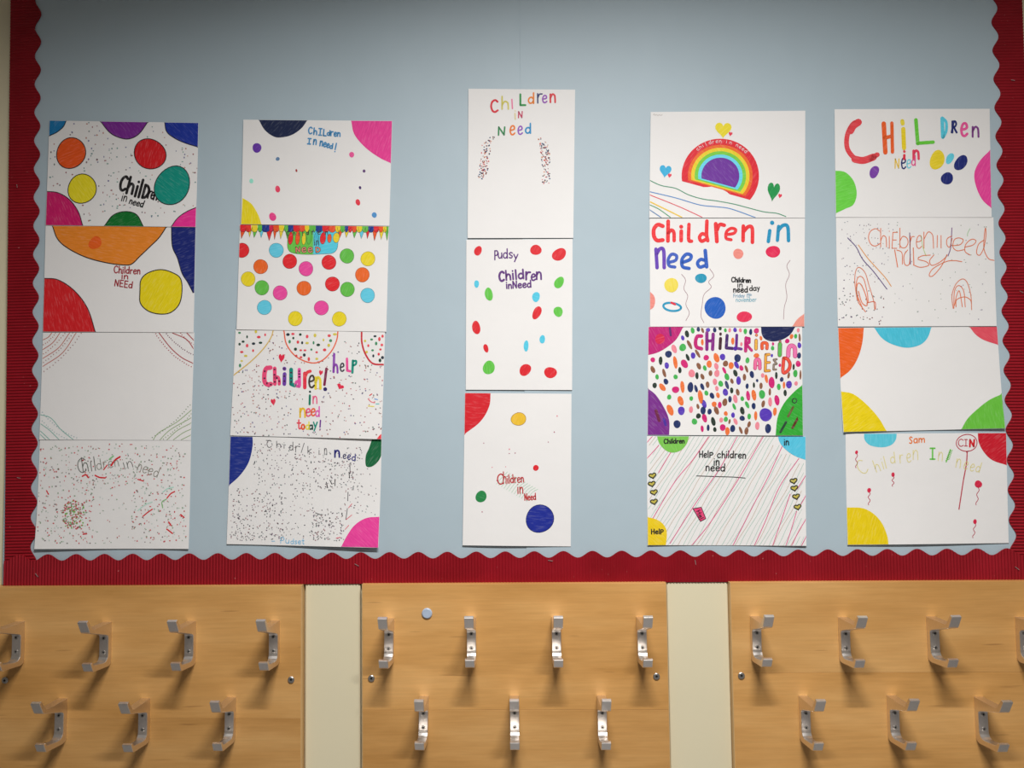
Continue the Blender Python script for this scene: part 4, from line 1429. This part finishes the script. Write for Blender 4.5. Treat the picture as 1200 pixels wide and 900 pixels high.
def outl(pts, w, col, oc, smooth=True):
    k.line(pts, w + 7, oc, 2, smooth)
    k.line(pts, w, col, 4, smooth)


MGC = (176, 22, 104)
k.line([(432, 95), (402, 98), (390, 135), (398, 172), (432, 184)], 26, MGC, 3)
k.line([(470, 72), (470, 188)], 24, (120, 26, 120), 3)
k.line([(514, 82), (510, 188)], 24, (120, 26, 120), 3)
k.line([(470, 130), (512, 128)], 22, (120, 26, 120), 3)
k.line([(566, 112), (562, 182)], 22, (56, 20, 34), 3)
k.line([(566, 78), (566, 84)], 18, (60, 20, 34), 3)
k.line([(612, 90), (606, 178), (650, 182)], 22, (62, 26, 96), 3, False)
k.line([(680, 88), (676, 180), (712, 186)], 20, (92, 30, 124), 3, False)
k.line([(668, 182), (670, 184)], 28, (76, 34, 150), 4)
k.line([(745, 108), (742, 200)], 24, MGC, 3)
k.line([(745, 108), (768, 112), (768, 140), (745, 150), (784, 196)], 20, MGC, 3, False)
outl([(816, 126), (815, 184)], 18, (236, 176, 70), (120, 40, 60))
outl([(818, 88), (819, 89)], 14, (232, 140, 80), (150, 40, 70))
outl([(858, 182), (858, 150), (874, 142), (892, 150), (892, 182)], 17, (226, 92, 50), (170, 40, 60))
k.line([(872, 172), (873, 173)], 10, (240, 200, 190), 6)
outl([(984, 152), (982, 228)], 24, (76, 166, 70), (110, 50, 50))
outl([(984, 132), (985, 133)], 12, (150, 110, 90), (110, 60, 50))
outl([(1042, 234), (1046, 180), (1066, 162), (1088, 180), (1090, 236)], 24, (236, 120, 176), (170, 40, 100))
outl([(808, 322), (812, 270), (826, 258), (840, 272), (842, 322)], 19, (236, 110, 160), (170, 40, 90))
k.line([(824, 302), (825, 303)], 9, (190, 40, 100), 6)
outl([(908, 224), (884, 226), (880, 340), (910, 338)], 14, (236, 170, 60), (130, 50, 50), False)
outl([(884, 282), (910, 280)], 12, (236, 170, 60), (130, 50, 50))
outl([(960, 258), (940, 262), (960, 290), (940, 296), (938, 330), (956, 330)], 8, (140, 130, 110), (90, 40, 60), False)
outl([(1010, 252), (1006, 350), (1044, 332), (1054, 290), (1036, 256), (1012, 250)], 18, (222, 74, 56), (150, 30, 40))
k.build(gap=0.012)

d = Sheet(750, 504, 6, [(758, 511), (944.2, 511.5), (944.2, 639.3), (758.7, 638.7)], 4, 4, 0.005,
          'drawing ruled with slanting pink and green lines, bottom of the fourth column')
k = d.ink('slanting_line')
PK4 = (200, 62, 120)
for pts in ([(485, 42), (370, 210), (240, 370), (90, 620)], [(685, 42), (560, 270), (400, 500), (210, 795)], [(868, 42), (700, 330), (500, 640), (362, 812)], [(1000, 112), (900, 330), (800, 520), (652, 812)],
            [(1116, 200), (980, 400), (880, 640), (802, 812)], [(1055, 450), (990, 640), (930, 812)], [(1100, 570), (1060, 700), (1022, 812)], [(1168, 620), (1110, 715), (1062, 812)], [(232, 130), (130, 300)],
            [(88, 42), (48, 88)], [(132, 108), (50, 198)], [(1168, 315), (1105, 415)], [(1168, 455), (1120, 540)], [(1168, 740), (1130, 812)]):
    k.line(pts, 5, PK4)
TH = [(150, 182, 168), (176, 160, 140), (150, 182, 168), (170, 186, 176)]
for n, xt in enumerate(range(80, 1760, 31)):
    xt = xt + random.uniform(-5, 5)
    sl = 0.70 - 0.16 * min(1, xt / 1300)
    pts = []
    for j in range(13):
        y = 42 + (812 - 42) * j / 12
        x = xt - sl * (y - 42) + 5 * math.sin(y * 0.02 + n)
        if 54 < x < 1160 and not (x > 960 and y < 42 + (x - 960) * 0.85 + 30):
            pts.append((x, y))
    if len(pts) >= 2:
        k.line(pts, 3.4, TH[n % 4], 1)
k.build(gap=0)
d.patch((112, 180, 72), [(118, 36), (135, 92), (180, 142), (232, 158), (290, 140), (330, 92), (345, 36)], [], layer=4)
d.patch((78, 180, 206), [(968, 38), (985, 92), (1030, 142), (1090, 182), (1172, 212)], [(1172, 38)], layer=4)
d.patch((230, 194, 22), [(48, 610), (120, 630), (168, 668), (188, 722), (180, 816)], [(48, 816)], layer=4)
k = d.ink()
k.text('Children', 168, 94, 312, 92, 32, 8, BLACK, layer=7)
k.text('in', 1012, 106, 1046, 106, 46, 8, BLACK, layer=7)
k.text('HelP', 78, 730, 164, 726, 36, 8, BLACK, layer=7) if False else k.text('Hel', 78, 730, 138, 728, 34, 8, BLACK, layer=7).glyph('P', 142, 730, 30, 22, 8, BLACK, layer=7)
k.text('Hel', 416, 192, 482, 192, 46, 8, BLACK).glyph('P', 488, 192, 34, 26, 8, BLACK)
k.text('children', 542, 194, 744, 198, 48, 8, BLACK)
k.text('in', 518, 248, 558, 248, 54, 8, BLACK)
k.text('need', 462, 286, 596, 288, 52, 8, BLACK)
k.line([(397, 322), (520, 326), (650, 330), (738, 337)], 6, (50, 46, 48))
k.build(gap=0.012)
for x, y in ((88, 320), (83, 378), (98, 437), (98, 503), (1080, 357), (1085, 408), (1097, 467), (1107, 540)):
    d.heart((176, 160, 70), x, y, 25, 19, -12, 4, outline=8, oc=(34, 34, 24))
d.patch((208, 58, 108), [(372, 552), (430, 542), (462, 622), (424, 642), (372, 552)], [], 5, 5, smooth=False, name='pink_card',
        extra=lambda k: k.text('Hel', 396, 570, 424, 628, 26, 5, BLACK, layer=9))

# ---- fifth column
d = Sheet(970, 120, 6, [(978, 128), (1159.7, 127.5), (1162, 254.7), (979.2, 254.7)], 1, 4, 0.0012,
          'drawing with big multicoloured capitals and a large red letter C atop the rightmost column')
k = d.ink()
k.line([(222, 138), (180, 150), (142, 215), (132, 290), (150, 350), (205, 402), (275, 405), (348, 368)], 34, (206, 58, 66), 2)
k.line([(215, 140), (180, 165), (160, 200)], 50, (206, 58, 66), 2)
k.line([(190, 400), (250, 408), (320, 385)], 50, (206, 58, 66), 2)
k.line([(393, 150), (404, 352)], 32, (230, 92, 30), 3)
k.line([(450, 146), (454, 350)], 24, (230, 92, 30), 3)
k.line([(400, 250), (450, 238)], 26, (230, 92, 30), 3)
k.line([(530, 188), (535, 322)], 30, (226, 196, 30), 3)
k.line([(523, 132), (526, 150)], 28, (226, 202, 60), 3)
k.line([(619, 124), (632, 290)], 26, (92, 184, 50), 3)
k.line([(630, 288), (740, 280)], 24, (92, 184, 50), 3)
k.line([(804, 112), (808, 244)], 26, (80, 186, 206), 3)
k.line([(808, 112), (832, 140), (832, 200), (812, 244)], 20, (80, 186, 206), 3)
k.line([(886, 134), (870, 212)], 13, (22, 34, 100), 3)
k.glyph('R', 872, 212, 78, 36, 14, (22, 34, 100))
k.glyph('e', 936, 236, 148, 46, 18, (228, 84, 150))
k.glyph('n', 1014, 242, 116, 50, 14, (116, 54, 124))
k.line([(537, 372), (536, 398)], 18, (206, 40, 62), 3)
k.line([(537, 346), (537.5, 347)], 18, (206, 40, 62), 3)
k.glyph('n', 598, 398, 96, 44, 17, (210, 54, 84))
k.glyph('N', 470, 464, 66, 32, 8, (232, 190, 70))
k.glyph('e', 516, 466, 124, 32, 10, (24, 40, 100))
k.glyph('e', 554, 462, 98, 30, 8, (100, 190, 206))
k.glyph('d', 588, 444, 70, 28, 9, (228, 100, 150))
k.build(gap=0.012)
d.spot((228, 200, 40), 768, 405, 52, 68, 10, wob=0.06)
d.spot((90, 188, 206), 858, 395, 25, 40, 30, wob=0.05)
d.spot((22, 34, 104), 935, 425, 38, 62, 40, wob=0.04)
d.spot((22, 34, 104), 838, 535, 42, 44, 0, wob=0.05)
d.spot((110, 54, 150), 326, 490, 32, 44, 28, wob=0.05)
d.patch((228, 66, 150), [(1146, 332), (1070, 410), (1030, 500), (1045, 600), (1090, 690), (1156, 748)], [])
d.patch((96, 190, 60), [(46, 480), (120, 490), (180, 550), (203, 640), (180, 718), (120, 750), (48, 784)], [])

d = Sheet(970, 248, 6, [(979.5, 255), (1164.2, 254.7), (1167.5, 382.2), (981.7, 382.7)], 2, 4, 0.0015,
          'drawing with large thin orange scrawled handwriting and loops')
k = d.ink()
OT = (206, 112, 76)
k.glyph('C', 282, 242, 122, 88, 6, OT)
k.glyph('h', 366, 248, 130, 50, 6, OT)
k.text('i', 428, 256, 436, 256, 140, 6, OT)
k.glyph('E', 446, 258, 112, 40, 6, OT, 0, 0.06)
k.glyph('b', 500, 256, 140, 66, 6, OT)
k.text('re', 572, 258, 660, 262, 150, 6, OT)
k.glyph('n', 668, 258, 190, 82, 6, OT)
k.line([(770, 168), (768, 252)], 6, OT)
k.line([(796, 168), (796, 256)], 6, OT)
k.line([(872, 172), (840, 190), (836, 230), (856, 250), (874, 190)], 6, OT)
k.line([(874, 240), (930, 232), (952, 200), (920, 185), (888, 200), (880, 250), (910, 275), (958, 268)], 6, OT)
k.line([(962, 250), (1020, 235), (1042, 205), (1010, 195), (970, 230), (965, 280), (1000, 305)], 6, OT)
k.line([(1098, 200), (1060, 230), (1046, 290), (1070, 305), (1098, 250), (1112, 165), (1108, 115), (1098, 200), (1100, 270), (1130, 330), (1175, 344)], 6, OT)
k.line([(470, 270), (490, 390)], 7, OT)
k.line([(484, 270), (520, 290), (524, 370)], 6, OT)
k.line([(560, 270), (535, 310), (540, 370), (570, 372), (580, 300)], 6, OT)
k.line([(600, 255), (604, 370)], 7, OT)
k.line([(720, 306), (660, 312), (634, 335), (690, 352), (708, 378), (650, 392), (600, 375)], 6, OT)
k.line([(745, 305), (715, 345), (730, 378), (780, 360), (830, 320), (836, 305), (800, 380), (740, 450), (712, 448), (740, 400), (830, 352), (890, 345), (942, 352)], 6, OT)
k.build(gap=0.012)
k = d.ink('scribble')
for pts, w, c in (([(140, 185), (200, 250), (245, 335), (320, 420), (415, 545)], 6, (74, 50, 110)), ([(215, 235), (260, 300), (300, 350), (400, 460), (445, 525)], 6, (206, 140, 70)),
                  ([(872, 115), (868, 200), (862, 260), (845, 312)], 6, (110, 70, 120)), ([(1000, 120), (984, 150), (982, 172)], 4, (130, 176, 120)), ([(655, 170), (668, 250), (690, 312)], 5, (170, 190, 120)), ([(575, 150), (580, 370)], 6, (96, 66, 110)),
                  ([(206, 620), (190, 500), (196, 420), (220, 392), (262, 430), (290, 520), (320, 620), (330, 690)], 6, (196, 118, 90)), ([(215, 640), (200, 520), (215, 460), (250, 470), (275, 560), (285, 640)], 6, OT),
                  ([(240, 670), (205, 580), (208, 510), (235, 515), (270, 600), (275, 660), (240, 640), (215, 560)], 7, OT), ([(215, 640), (265, 705)], 6, OT), ([(278, 640), (330, 635), (335, 685)], 6, (200, 96, 70)),
                  ([(880, 680), (872, 590), (900, 510), (945, 474), (980, 500), (1005, 590), (1010, 690)], 6, (200, 120, 90)), ([(885, 680), (890, 560), (920, 520), (955, 560), (965, 670)], 6, OT),
                  ([(900, 670), (905, 620), (960, 600), (1000, 620), (1010, 650)], 6, OT), ([(890, 660), (905, 590), (925, 560), (945, 670)], 6, OT)):
    k.line(pts, w, c)
k.build(gap=0.006)
d.confetti(60, (80, 480, 400, 790), [(80, 60, 90), (120, 80, 80), (100, 110, 110)], 3.2, 5.4)
d.confetti(80, (70, 70, 430, 480), [(110, 100, 120), (140, 130, 130), (120, 130, 140)], 2.6, 4.4)
d.confetti(70, (440, 70, 1120, 780), [(130, 120, 140), (150, 150, 140), (120, 140, 120)], 2.6, 4.2)

d = Sheet(975, 376, 5.714, [(982, 384.2), (1168.4, 382.7), (1176.3, 502), (987.3, 506.4)], 3, 4, 0.007,
          'drawing with only orange, blue, red, yellow and green patches around its edge')
d.patch((224, 92, 24), [(213, 38), (202, 150), (172, 250), (122, 330), (48, 388)], [(30, 38)])
d.patch((66, 176, 198), [(280, 42), (330, 112), (400, 156), (500, 180), (590, 160), (640, 112), (666, 38)], [])
d.patch((208, 74, 88), [(914, 30), (960, 90), (1020, 130), (1125, 164)], [(1120, 30)])
d.patch((230, 200, 8), [(52, 472), (140, 490), (230, 560), (310, 650), (364, 742)], [(60, 756)])
d.patch((96, 176, 56), [(1156, 482), (1050, 530), (960, 600), (900, 660), (860, 730)], [(1160, 730)])

d = Sheet(985, 502, 6, [(990.8, 508.3), (1179.2, 507.3), (1181.7, 636.2), (992.5, 638.3)], 4, 4, 0.004,
          'drawing with small red balloons on wavy strings and one large outlined balloon')
d.patch((84, 184, 202), [(164, 32), (170, 82), (210, 120), (290, 133), (355, 117), (388, 78), (394, 32)], [])
d.patch((188, 22, 40), [(964, 26), (972, 100), (1010, 170), (1070, 225), (1175, 260)], [(1172, 26)])
d.patch((228, 196, 10), [(42, 556), (150, 560), (230, 600), (290, 670), (324, 760), (330, 822)], [(42, 822)])
k = d.ink()
k.glyph('S', 482, 106, 46, 22, 8, (218, 114, 48))
k.glyph('a', 514, 102, 50, 26, 8, (218, 114, 48))
k.glyph('m', 548, 98, 46, 44, 8, (218, 114, 48))
PY = (206, 196, 138)
for ch, x, y, h, w, r in (('C', 150, 330, 100, 60, -32), ('h', 250, 308, 84, 36, -20), ('i', 300, 286, 84, 8, -16), ('l', 318, 280, 84, 8, -14), ('d', 352, 246, 76, 34, -6), ('r', 415, 244, 96, 26, -4),
                          ('e', 466, 238, 100, 30, -4), ('n', 506, 220, 110, 40, 0), ('n', 682, 226, 100, 34, 6), ('n', 806, 272, 100, 36, 10), ('e', 862, 284, 90, 28, 12), ('e', 906, 296, 84, 28, 14), ('d', 946, 302, 70, 30, 16)):
    k.glyph(ch, x, y, h, w, 6, PY, r)
k.glyph('I', 626, 216, 76, 40, 11, (98, 184, 70))
for j in range(6):
    k.line([(738 + j * 5, 226 - j * 13), (766 + j * 4, 214 - j * 12)], 5, (110, 186, 80))
k.line([(772, 148), (742, 236)], 8, (98, 180, 66))
k.build(gap=0.012)
k = d.ink('outlined_balloon')
BRD = (172, 44, 64)
e = k.ellipse_pts(887, 102, 72, 60, 0, 0.02)
k.line(e + [e[0]], 6, BRD)
k.glyph('C', 826, 126, 50, 38, 6, BRD)
k.glyph('I', 868, 124, 46, 26, 6, BRD)
k.glyph('N', 906, 128, 48, 36, 13, RED)
k.line([(890, 162), (884, 250), (862, 370), (846, 470), (830, 568)], 8, BRD)
k.line([(885, 165), (897, 160)], 8, BRD)
k.build()
for x, y, r, L in ((112, 168, 10, 100), (200, 435, 13, 90), (368, 325, 12, 70), (968, 392, 26, 120), (942, 655, 13, 100)):
    k = d.ink('balloon')
    k.poly_rings(k.ellipse_pts(x, y, r, r * 1.3 if r < 20 else r, 8, 0.04), (196, 34, 66), 3, 2)
    pts = [(x + 7 * math.sin(j * 1.5) - (j * 1.6 if x > 900 else 0), y + r + L * j / 8) for j in range(9)]
    k.line(pts, 5, (170, 60, 80))
    k.build()
